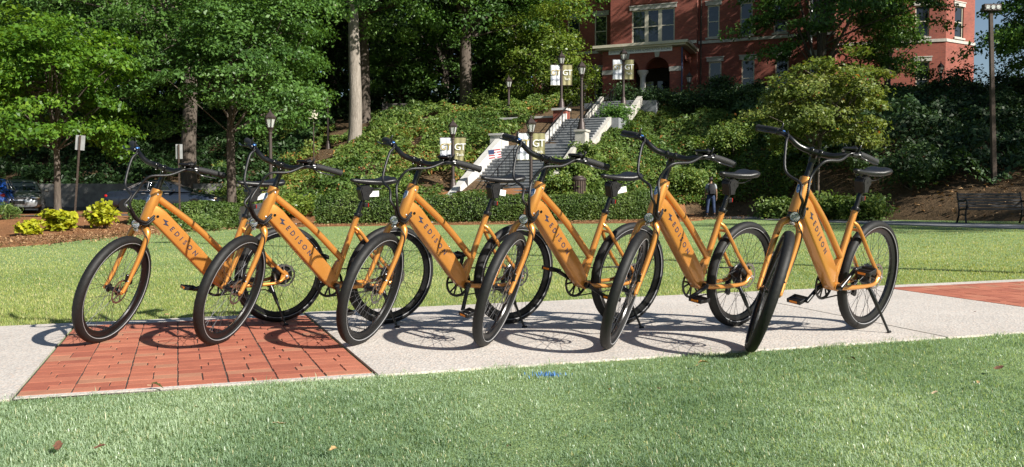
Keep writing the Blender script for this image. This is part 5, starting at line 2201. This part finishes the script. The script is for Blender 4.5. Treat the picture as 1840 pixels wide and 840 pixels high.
# far wood that closes the view
rng = np.random.default_rng(77)
N = 60000
x = rng.uniform(-95, 14, N)
y = 84 + rng.uniform(-4, 6, N)
z = T(x, y) + rng.random(N) * (17 + 6 * vnoise(x, y, 5, 9))
nn = unit(np.array([0, -.4, .6]) + rng.normal(size=(N, 3)) * .6)
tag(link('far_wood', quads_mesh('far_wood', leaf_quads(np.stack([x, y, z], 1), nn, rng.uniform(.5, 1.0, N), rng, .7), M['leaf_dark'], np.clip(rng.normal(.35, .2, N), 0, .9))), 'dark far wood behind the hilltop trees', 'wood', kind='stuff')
# understory foliage closing the gaps beneath the crowns
N = 26000
x = rng.uniform(-42, -1, N)
y = rng.uniform(58, 70, N)
z = T(x, y) + rng.random(N) ** 1.2 * (1.0 + 4.5 * vnoise(x, y, 15, 4.5))
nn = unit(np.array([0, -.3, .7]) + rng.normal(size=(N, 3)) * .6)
tag(link('undergrowth', quads_mesh('undergrowth', leaf_quads(np.stack([x, y, z], 1), nn, rng.uniform(.2, .42, N), rng, .6), M['leaf_dark'], np.clip(rng.normal(.45, .2, N), 0, .9))), 'shady undergrowth beneath the hilltop trees', 'undergrowth', kind='stuff')

# ------------------------------------------------------------------ ground cover on the bank
def cover(name, label, N, xr, Yr, mat, amp, size, seed, cond, base=.35):
    rng = np.random.default_rng(seed)
    x, y = rng.uniform(*xr, N), rng.uniform(*Yr, N)
    k = cond(x, y)
    x, y = x[k], y[k]
    N = len(x)
    lump = vnoise(x, y, seed, 1.3) * .6 + vnoise(x, y, seed + 3, .55) * .4
    hgt = amp * np.clip(lump * 1.7 - .35, 0.02, 1.2)
    z = T(x, y) + hgt * (.25 + .75 * rng.random(N) ** .5) + .02
    gx_ = (vnoise(x + .2, y, seed, 1.3) - vnoise(x - .2, y, seed, 1.3)) * amp * 2.5
    gy_ = (vnoise(x, y + .2, seed, 1.3) - vnoise(x, y - .2, seed, 1.3)) * amp * 2.5
    nn = unit(np.stack([-gx_, -gy_ - .25, np.full(N, .9)], 1) + rng.normal(size=(N, 3)) * .5)
    pat = vnoise(x, y, seed + 9, 2.6)
    var = np.clip(rng.normal(.42, .19, N) + (pat - .5) * .7, 0, .93)
    var = np.where((rng.random(N) < .02 + .10 * (pat > .72)), 1.0, var)
    sp2 = vnoise(x, y, seed + 13, 1.7)
    kind_ = sp2 > .62
    size_ = size * rng.uniform(.6, 1.4, N) * np.where(kind_, 1.55, .85 + .3 * sp2)
    nn = np.where(kind_[:, None], unit(nn + rng.normal(size=(N, 3)) * .5), nn)
    q = leaf_quads(np.stack([x, y, z + .12 * kind_ * rng.random(N)], 1), nn, size_, rng, np.where(kind_, .32, .55))
    return tag(link(name, quads_mesh(name, q, M[mat], var)), label, 'ground cover', kind='stuff')


def stairs_clear(x, y):
    dx, dy = x - L0.x, y - L0.y
    d = dx * SH.x + dy * SH.y
    r = dx * SR.x + dy * SR.y
    return ~((r > -.4) & (r < SW + .02) & (d > -7.2) & (d < 14))


Y0f = lambda x: np.interp(x, XS, Y0S)
cover('ground_cover', 'sunlit juniper and ivy covering the bank left of the stairs', 120000, (-17, 3), (36, 57), 'leaf_cover', .75, .16, 21, lambda x, y: (y > Y0f(x) + .2) & stairs_clear(x, y) & (vnoise(x, y, 33, 1.7) > .22 + .2 * (x < -9)) & (x < -.3 + (y - 42) * .42))
cover('ground_cover', 'green juniper covering the bank right of the stairs', 120000, (2, 15.5), (36, 53), 'leaf_cover', .95, .16, 27, lambda x, y: (y > Y0f(x) + .3) & stairs_clear(x, y) & (x > .5 + (y - 42) * .42) & (y < 53))
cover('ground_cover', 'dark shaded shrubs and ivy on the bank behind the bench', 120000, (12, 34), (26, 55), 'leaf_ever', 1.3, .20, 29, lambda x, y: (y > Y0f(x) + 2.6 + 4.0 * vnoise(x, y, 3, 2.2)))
cover('ground_cover', 'dark ivy added in place of the deep shade on the bank behind the parked cars', 60000, (-40, -12), (44.5, 62), 'leaf_dark', 1.1, .22, 31, lambda x, y: (y > Y0f(x) + .8) & (vnoise(x, y, 35, 2.2) > .2))  # dark leaves stand in for the shade behind the cars
# leaf litter
rng = np.random.default_rng(91)
N = 26000
x, y = rng.uniform(-17, 30, N), rng.uniform(24, 50, N)
k = (y > Y0f(x)) & stairs_clear(x, y)
x, y = x[k], y[k]
nn = unit(np.array([0, 0, 1.]) + rng.normal(size=(len(x), 3)) * .35)
tag(link('leaf_litter', quads_mesh('leaf_litter', leaf_quads(np.stack([x, y, T(x, y) + .17 * rng.random(len(x)) + .02], 1), nn, rng.uniform(.07, .16, len(x)), rng, .6), M['litter'], rng.random(len(x)))), 'brown leaf litter lying on the bare parts of the bank', 'leaf litter', kind='stuff')
N = 16000
k_ = rng.integers(0, len(edge) - 1, N)
x = np.array([edge[i].x for i in k_]) + rng.normal(0, 1.2, N) - .6
y = np.array([edge[i].y for i in k_]) + np.abs(rng.normal(0, 2.0, N)) - .05
ok = (y < 40)
x, y = x[ok], y[ok]
nn = unit(np.array([0, 0, 1.]) + rng.normal(size=(len(x), 3)) * .4)
tag(link('straw_litter', quads_mesh('straw_litter', leaf_quads(np.stack([x, y, T(x, y) + .06 + .03 * rng.random(len(x))], 1), nn, rng.uniform(.05, .13, len(x)), rng, .3), M['litter'], rng.random(len(x)))), 'loose straw and dry leaves on the mulch bed', 'leaf litter', kind='stuff')


# ------------------------------------------------------------------ hedges and shrubs
def hedge(label, pts, hgt, wid, n, seed, mat='leaf_hedge', size=.075):
    rng = np.random.default_rng(seed)
    q = bez([(a, b, 0) for a, b in pts], 60)
    Q = np.array([(p.x, p.y) for p in q])
    t_ = thing('clipped_hedge', label, 'hedge', (q[30].x, q[30].y, Tz(q[30].x, q[30].y)))
    # solid near-black core inside the leaves
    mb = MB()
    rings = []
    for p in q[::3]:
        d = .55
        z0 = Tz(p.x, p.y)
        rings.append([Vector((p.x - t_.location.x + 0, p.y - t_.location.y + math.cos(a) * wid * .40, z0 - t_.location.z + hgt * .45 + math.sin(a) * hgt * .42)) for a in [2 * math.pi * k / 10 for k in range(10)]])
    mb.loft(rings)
    mb.build('stems', M['roof_dark'], t_, 60)  # one dark fill, not separate stems
    i = rng.random(n) * 59.99
    i0 = i.astype(int)
    f = (i - i0)[:, None]
    B_ = Q[i0] * (1 - f) + Q[i0 + 1] * f
    side = rng.random(n)
    # superellipse section
    a = rng.uniform(-.12, math.pi + .12, n)
    mound = .84 + .26 * vnoise(B_[:, 0], B_[:, 0] * 0, seed, 1.35) + .05 * vnoise(B_[:, 0], a * 2, seed + 2, .4)
    ex = .42
    cy = np.sign(np.cos(a)) * np.abs(np.cos(a)) ** ex * wid / 2 * mound
    cz = np.sign(np.sin(a)) * np.abs(np.sin(a)) ** ex * hgt * mound
    dep = 1 - .22 * rng.random(n) ** 2
    low = rng.random(n) < .22
    z = np.where(low, rng.random(n) * hgt * .6, cz * dep)
    yy = np.where(low, -wid / 2 * (.9 + .1 * rng.random(n)), cy * dep)
    x, y = B_[:, 0] + rng.normal(0, .03, n), B_[:, 1] + yy
    nn = unit(np.stack([rng.normal(0, .5, n), np.cos(a) * .8 + rng.normal(0, .5, n), np.abs(np.sin(a)) * .9 + .2 + rng.normal(0, .4, n)], 1))
    P = np.stack([x - t_.location.x, y - t_.location.y, T(B_[:, 0], B_[:, 1]) + z - t_.location.z], 1)
    var = np.clip(rng.normal(.40, .19, n) + (vnoise(x, z, seed + 5, .5) - .5) * .5, 0, .93)
    link('foliage', quads_mesh('foliage', leaf_quads(P, nn, size * rng.uniform(.6, 1.4, n), rng, .55), M[mat], var), t_)


hedge('long clipped green hedge along the back of the lawn, before the stairs', [(-7.6, 33.2), (-4, 33.3), (0, 33.0), (3, 33.0), (5.4, 33.4)], 1.22, 1.5, 46000, 5)
hedge('lower clipped hedge in front of the dark sedan', [(-13.2, 29.6), (-11.4, 29.7), (-9.6, 30.2)], .95, 1.2, 15000, 7, 'leaf_hedge')


def shrub(name, label, px, py, Y, rx, rz_, seed, mat, n=2600, size=.12, asp=.6, stems=7, rs=.3, group=None, flat=.55):
    rng = np.random.default_rng(seed)
    rnd = random.Random(seed)
    b = pix(px, py, Y)
    zb = Tz(b.x, b.y)
    t_ = thing(name, label, 'shrub', (b.x, b.y, zb), group=group)
    C = []
    for k in range(26):
        d = rng.normal(size=3)
        d /= np.linalg.norm(d)
        C.append(np.array([0, 0, rz_ * .95]) + d * np.array([rx, rx * .8, rz_ * .8]) * (.45 + .55 * rng.random()))
    C = np.array(C)
    C[:, 2] = np.maximum(C[:, 2], .10)
    mb = MB()
    for k in range(stems):
        limb(mb, (rnd.uniform(-.08, .08), rnd.uniform(-.08, .08), -.05), C[rnd.randrange(len(C))], .014 + .008 * rx, .006, rnd, 6, .15)
    mb.build('stems', M['bark'], t_)
    ci = rng.integers(0, len(C), n)
    off = np.clip(rng.normal(size=(n, 3)) * .5, -1.2, 1.2) * rs * rx * 1.5
    off[:, 2] *= flat
    nn = unit(np.array([.15, -.35, .8]) + rng.normal(size=(n, 3)) * .5)
    P = C[ci] + off
    P[:, 2] = np.maximum(P[:, 2], .04)
    link('foliage', quads_mesh('foliage', leaf_quads(P, nn, size * rng.uniform(.6, 1.35, n), rng, asp), M[mat], np.clip(rng.normal(.5, .22, n), 0, .93)), t_)


shrub('yellow_shrub', 'smallest yellow-leaved shrub nearest the left edge', 54, 410, 24.5, .30, .26, 101, 'leaf_yellow', 460, .15, .75)
shrub('yellow_shrub', 'bushiest yellow-leaved shrub, left of the leaning sign', 108, 401, 26, .45, .44, 102, 'leaf_yellow', 950, .17, .75)
shrub('yellow_shrub', 'open yellow-green shrub right of the leaning sign', 186, 390, 27, .50, .50, 103, 'leaf_yellow', 640, .16, .75, 10)
shrub('grassy_shrub', 'grey green grassy clump in front of the blue car', 10, 386, 30, .5, .35, 104, 'leaf_hedge', 900, .2, .12)
shrub('low_shrub', 'loose low green plant at the right end of the small hedge', 352, 384, 28.2, .8, .25, 105, 'leaf_hedge', 1800, .13, .3)
sl_ = [(1120, 195, 50, 1.2, .8, 'dark clipped shrub at the head of the bank below the portico column', 'leaf_ever'),
       (1165, 197, 49.5, 1.3, .8, 'dark clipped shrub below the arched doorway', 'leaf_ever'),
       (1210, 199, 49, 1.4, .8, 'dark clipped shrub below the right portico corner', 'leaf_ever'),
       (1258, 200, 48.5, 1.4, .9, 'dark shrub below the wall right of the portico', 'leaf_ever'),
       (1290, 198, 49, .9, 1.2, 'upright dark shrub before the lower window', 'leaf_ever'),
       (1330, 215, 47.5, 1.4, .9, 'dark shrub left of the dogwood crown', 'leaf_ever'),
       (1105, 215, 46, 1.0, .9, 'feathery green shrub beside the top of the stairs', 'leaf_oak'),
       (1235, 366, 41.0, 1.0, .8, 'bright green shrub on the bank behind the walking person', 'leaf_cover'),
       (1320, 335, 42.5, 1.3, .9, 'green shrub above the walking person', 'leaf_cover'),
       (1500, 355, 30.5, .9, .6, 'sunlit green shrub below the dogwood trunk', 'leaf_cover'),
       (1560, 378, 28.5, .75, .5, 'small green shrub right of the last bicycle saddle', 'leaf_cover'),
       (1640, 340, 31, 1.3, .8, 'shaded green shrub on the bare bank', 'leaf_ever'),
       (1400, 375, 33, .9, .4, 'low green plant behind the far path', 'leaf_hedge'),
       (430, 300, 41, 1.3, .8, 'green shrub right of the oak trunk', 'leaf_cover'),
       (905, 205, 56, 2.0, 1.3, 'leafy shrub between the thick trunk and the lantern post', 'leaf_oak'),
       (870, 215, 55, 1.4, .8, 'low shrub under the thick furrowed trunk', 'leaf_cover'),
       (540, 345, 37, 1.2, .5, 'yellowish low shrub at the foot of the bank', 'leaf_magnolia'),
       (1000, 335, 36.6, .8, .75, 'green juniper clump at the right foot of the stairs', 'leaf_cover'),
       (1022, 312, 38.2, .8, .7, 'green juniper clump overhanging the right side of the stairs', 'leaf_cover'),
       (1050, 268, 40.2, .6, .75, 'green juniper clump just right of the white lamp pier', 'leaf_cover'),
       (690, 335, 36.8, 1.2, .7, 'round green shrub behind the second saddle', 'leaf_cover')]
for i, (px, py, Y, rx, rz_, lb, mt) in enumerate(sl_):
    shrub('bank_shrub', lb, px, py, Y, rx, rz_, 200 + i, mt, 2400, .15, .5, 6, .34, 'shrubs on the bank')

# ------------------------------------------------------------------ person walking away on the far path
def skin_mesh(name, nodes, edges, mat, parent, sub=2):
    me = bpy.data.meshes.new(name)
    me.from_pydata([n[:3] for n in nodes], edges, [])
    ob = link(name, me)
    md = ob.modifiers.new('skin', 'SKIN')
    md.use_smooth_shade = True
    sv = me.skin_vertices[0].data
    for i, n in enumerate(nodes):
        r = n[3]
        sv[i].radius = (r, n[4] if len(n) > 4 else r)
        sv[i].use_root = (i == 0)
    ss = ob.modifiers.new('sub', 'SUBSURF')
    ss.levels = sub
    ss.render_levels = sub
    dg = bpy.context.evaluated_depsgraph_get()
    m2 = bpy.data.meshes.new_from_object(ob.evaluated_get(dg))
    bpy.data.objects.remove(ob)
    m2.name = name
    m2.materials.clear()
    m2.materials.append(mat)
    m2.polygons.foreach_set('material_index', [0] * len(m2.polygons))
    return link(name, m2, parent)


M['skin'] = plain('skin', (.30, .17, .11), .55, 0, .06, 20)
M['shirt'] = plain('grey_shirt', (.33, .35, .38), .85, 0, .12, 30, .2)
M['jeans'] = plain('navy_jeans', (.03, .05, .11), .85, 0, .2, 40, .2)
M['pack'] = plain('black_backpack', (.012, .012, .016), .7, 0, .2, 30, .2)
M['hair'] = plain('dark_hair', (.02, .014, .01), .6, 0, .2, 60, .2)
M['sole'] = plain('white_sole', (.6, .6, .6), .6, 0, .05, 30)
p = pix(1277, 388, 38)
ph = 1.80
per = thing('person', 'person in grey shirt and navy trousers walking away with a black backpack', 'person', (p.x, p.y, Tz(p.x, p.y) + .035), R(-8))
# local: -y towards the camera (their back), x to the right
LF, RF = (-.16, .02), (.15, -.14)
body = [(0, 0, .96, .135, .10), (0, 0, 1.12, .13, .095), (0, .01, 1.30, .155, .10), (0, .01, 1.43, .12, .085), (0, .015, 1.50, .052), (0, .02, 1.56, .05), (0, .03, 1.63, .082, .092), (0, .03, 1.72, .078, .088), (0, .03, 1.785, .04, .045),
        (-.10, 0, .90, .088), (-.135, .04, .50, .060), (-.16, .02, .10, .042), (-.165, .10, .045, .036), (-.17, .16, .035, .03),
        (.10, 0, .90, .088), (.13, -.02, .50, .060), (.15, -.14, .12, .042), (.155, -.06, .05, .036), (.16, .0, .035, .03),
        (-.17, .01, 1.42, .055), (-.235, -.01, 1.16, .042), (-.245, .05, .92, .030), (-.245, .06, .86, .034, .022), (-.245, .07, .80, .03, .018),
        (.17, .01, 1.42, .055), (.235, -.03, 1.16, .042), (.25, .0, .92, .030), (.25, .01, .86, .034, .022), (.25, .02, .80, .03, .018)]
ed_ = [(0, 1), (1, 2), (2, 3), (3, 4), (4, 5), (5, 6), (6, 7), (7, 8), (0, 9), (9, 10), (10, 11), (11, 12), (12, 13), (0, 14), (14, 15), (15, 16), (16, 17), (17, 18), (3, 19), (19, 20), (20, 21), (21, 22), (22, 23), (3, 24), (24, 25), (25, 26), (26, 27), (27, 28)]
for hb, sx in ((23, -1), (28, 1)):
    hx, hy, hz_ = body[hb][:3]
    for k, (ox, oy, ln) in enumerate(((-.018, .022, .06), (-.006, .024, .075), (.006, .022, .078), (.016, .016, .065))):
        i0 = len(body)
        body += [(hx + ox * .4, hy + ox * 1.2, hz_ - .02, .009), (hx + ox * .5, hy + ox * 1.3 + .006, hz_ - .02 - ln * .55, .0085), (hx + ox * .3, hy + ox * 1.2 + .02, hz_ - .02 - ln, .007)]
        ed_ += [(hb, i0), (i0, i0 + 1), (i0 + 1, i0 + 2)]
    i0 = len(body)
    body += [(hx - .012 * sx, hy + .03, hz_ + .03, .010), (hx - .016 * sx, hy + .045, hz_ - .015, .008)]
    ed_ += [(hb - 1, i0), (i0, i0 + 1)]
skin_mesh('body', body, ed_, M['skin'], per, 1)
tr = [(0, 0, .98, .150, .118), (0, 0, 1.05, .145, .112), (-.10, 0, .88, .102), (-.135, .04, .50, .074), (-.16, .02, .12, .062), (.10, 0, .88, .102), (.13, -.02, .50, .074), (.15, -.13, .13, .062)]
skin_mesh('trousers', tr, [(0, 1), (0, 2), (2, 3), (3, 4), (0, 5), (5, 6), (6, 7)], M['jeans'], per)
shn = [(0, .005, 1.30, .172, .118), (0, 0, 1.12, .155, .118), (0, 0, .98, .158, .120), (0, .01, 1.43, .135, .10), (0, .015, 1.485, .07), (-.175, .01, 1.41, .075), (-.222, -.005, 1.22, .064), (.175, .01, 1.41, .075), (.222, -.02, 1.22, .064)]
skin_mesh('shirt', shn, [(0, 1), (1, 2), (0, 3), (3, 4), (3, 5), (5, 6), (3, 7), (7, 8)], M['shirt'], per)
hr = [(0, .02, 1.70, .088, .098), (0, .015, 1.765, .072, .082), (0, -.015, 1.63, .075, .06)]
skin_mesh('hair', hr, [(0, 1), (0, 2)], M['hair'], per)
for s in (-1, 1):
    mb = MB()
    mb.lathe([(.006, -.006), (.02, 0), (.006, .008)], 8, (s * .088, .03, 1.655), (s, 0, 0))
    mb.build('ear', M['skin'], per)
for (fx, fy, fz, ang) in ((-.165, .08, .0, 0), (.155, -.08, .0, 0)):
    mb = MB()
    mb.loft([[Vector((fx + .045 * math.cos(a) * w, fy + yy, fz + .02 + hh * (.5 + .5 * math.sin(a)))) for a in [2 * math.pi * k / 10 for k in range(10)]] for yy, w, hh in ((-.11, .6, .07), (-.07, .95, .10), (.0, 1.0, .085), (.08, 1.05, .06), (.13, .7, .035))])
    sh_ = mb.build('shoe', M['black_matt'], per, 60)
    mb = MB()
    mb.box((fx, fy + .01, fz + .012), (.09, .25, .024), None, .01)
    mb.build('sole', M['sole'], sh_)
bpk = thing('backpack', 'black backpack worn by the walking person', 'backpack', (p.x, p.y, Tz(p.x, p.y) + .035), R(-8))
mb = MB()
rings = []
for z, hw, d0, d1 in ((.95, .10, .13, .20), (.98, .145, .125, .27), (1.10, .165, .12, .30), (1.28, .16, .115, .28), (1.40, .145, .11, .24), (1.47, .11, .11, .19), (1.49, .06, .12, .16)):
    rings.append([Vector((hw * math.copysign(abs(math.cos(a)) ** .5, math.cos(a)) + .03, -(d0 + d1) / 2 + (d1 - d0) / 2 * math.copysign(abs(math.sin(a)) ** .5, math.sin(a)), z)) for a in [2 * math.pi * k / 16 for k in range(16)]])
mb.loft(rings)
mb.build('pack_body', M['pack'], bpk, 60)
mb = MB()
mb.box((.03, -.285, 1.10), (.22, .06, .20), None, .025)
mb.build('front_pocket', M['pack'], bpk)
for s in (-1, 1):
    mb = MB()
    mb.tube(bez([(s * .10 + .02, -.12, 1.46), (s * .12, -.06, 1.53), (s * .12, .08, 1.50), (s * .15, .12, 1.38)], 12), .022, 6, flat=.5)
    mb.build('shoulder_strap', M['pack'], bpk)

# ------------------------------------------------------------------ small things on the near ground
def ground_at(px, py):
    u, w = (px - 920) / FPX, (420 - py) / FPX
    c, s = math.cos(PITCH), math.sin(PITCH)
    d = Vector((u, c - w * s, s + w * c))
    t_ = CAM_H / (.014 * d.x - d.z)
    return Vector((d.x * t_, d.y * t_, float(G(d.x * t_))))


M['leaf_tan'] = plain('dry_leaf_tan', (.45, .30, .13), .7, 0, .25, 60)
M['leaf_brown'] = plain('dry_leaf_brown', (.13, .055, .03), .75, 0, .3, 60)
M['leaf_straw'] = plain('dry_leaf_pale', (.55, .42, .26), .7, 0, .2, 60)


def dry_leaf(px, py, L, mat, label, seed, z=.035, rz=0):
    rnd = random.Random(seed)
    g = ground_at(px, py)
    mb = MB()
    n = 8
    vs, fs = [], []
    for i in range(n + 1):
        f = i / n
        w = L * .28 * math.sin(math.pi * min(1, f * 1.02 + .02)) ** .7 * (1 + .25 * math.sin(i * 2.5 + seed))
        curl = L * .16 * math.sin(f * 3 + seed)
        for k in (-1, 0, 1):
            vs.append((L * (f - .5), w * k, curl + abs(k) * w * .5))
    for i in range(n):
        for k in range(2):
            a = i * 3 + k
            fs.append((a, a + 1, a + 4, a + 3))
    mb.add(vs, fs)
    mb.tube([(-L * .72, 0, 0), (-L * .45, 0, L * .02)], L * .02, 5)
    o = mb.build('fallen_leaf', M[mat], None, 60)
    o.location = g + Vector((0, 0, z))
    o.rotation_euler = (rnd.uniform(-.4, .4), rnd.uniform(-.3, .3), rz)
    tag(o, label, 'leaf', 'fallen leaves')


dry_leaf(283, 706, 0.061, 'leaf_straw', 'yellow fallen leaf on the grass at the front edge of the bricks', 1, .03, .4)
dry_leaf(353, 746, 0.022, 'leaf_straw', 'tiny pale leaf on the grass below the brick paving', 2, .035, 1.2)
dry_leaf(505, 778, 0.043, 'leaf_straw', 'slender pale dry leaf lying at lower left centre of the grass', 3, .04, .2)
dry_leaf(105, 818, 0.050, 'leaf_brown', 'brown curled leaf near the lower left corner', 4, .035, 2.0)
dry_leaf(180, 822, 0.040, 'leaf_brown', 'dark brown leaf near the lower left corner', 5, .035, .5)
dry_leaf(600, 827, 0.036, 'leaf_tan', 'orange tan leaf at the bottom edge left of the middle', 6, .035, 1.0)
dry_leaf(1265, 666, 0.061, 'leaf_tan', 'largest tan leaf on the grass below the fifth bicycle', 7, .035, .1)
dry_leaf(1095, 716, 0.022, 'leaf_tan', 'small orange leaf on the grass right of the blue paint mark', 8, .04, 1.5)
dry_leaf(1185, 714, 0.025, 'leaf_brown', 'small brown leaf on the grass below the fifth front wheel', 9, .04, .6)
dry_leaf(1795, 675, 0.058, 'leaf_brown', 'dark twig-like leaf on the grass near the right edge', 10, .04, .4)
dry_leaf(1680, 723, 0.032, 'leaf_straw', 'pale small leaf on the grass below the far brick paving', 11, .04, .3)
dry_leaf(1758, 702, 0.029, 'leaf_tan', 'little tan leaf on the grass toward the right edge', 12, .035, .9)
dry_leaf(915, 824, 0.022, 'leaf_brown', 'tiny dark leaf at the bottom middle of the grass', 13, .04, .9)
dry_leaf(1532, 655, 0.036, 'leaf_brown', 'flat brown leaf on the grass in front of the last kickstand', 14, .03, .2)
dry_leaf(300, 572, 0.043, 'leaf_tan', 'tan leaf on the lawn edge behind the first front wheel', 15, .03, .4)
dry_leaf(1752, 566, 0.025, 'leaf_brown', 'small brown leaf lying on the concrete right of the bicycles', 16, .024, .4)
dry_leaf(1253, 555, 0.022, 'leaf_brown', 'small brown leaf lying on the concrete under the fifth bicycle', 17, .024, .2)
# blue utility paint sprayed on the turf
rng = np.random.default_rng(3)
g = ground_at(985, 678)
N = 110
x = g.x + rng.normal(0, .045, N)
y = g.y + rng.normal(0, .022, N)
M['blue_paint'] = plain('blue_marking_paint', (.05, .20, .55), .6, 0, .1, 60)
bl = blades('blue_painted_grass', np.stack([x, y, G(x)], 1), rng.uniform(.016, .032, N), rng.uniform(.0025, .004, N), rng, M['blue_paint'], .8)
tag(bl, 'blue marking paint sprayed on blades of turf by the path', 'paint mark', kind='stuff')
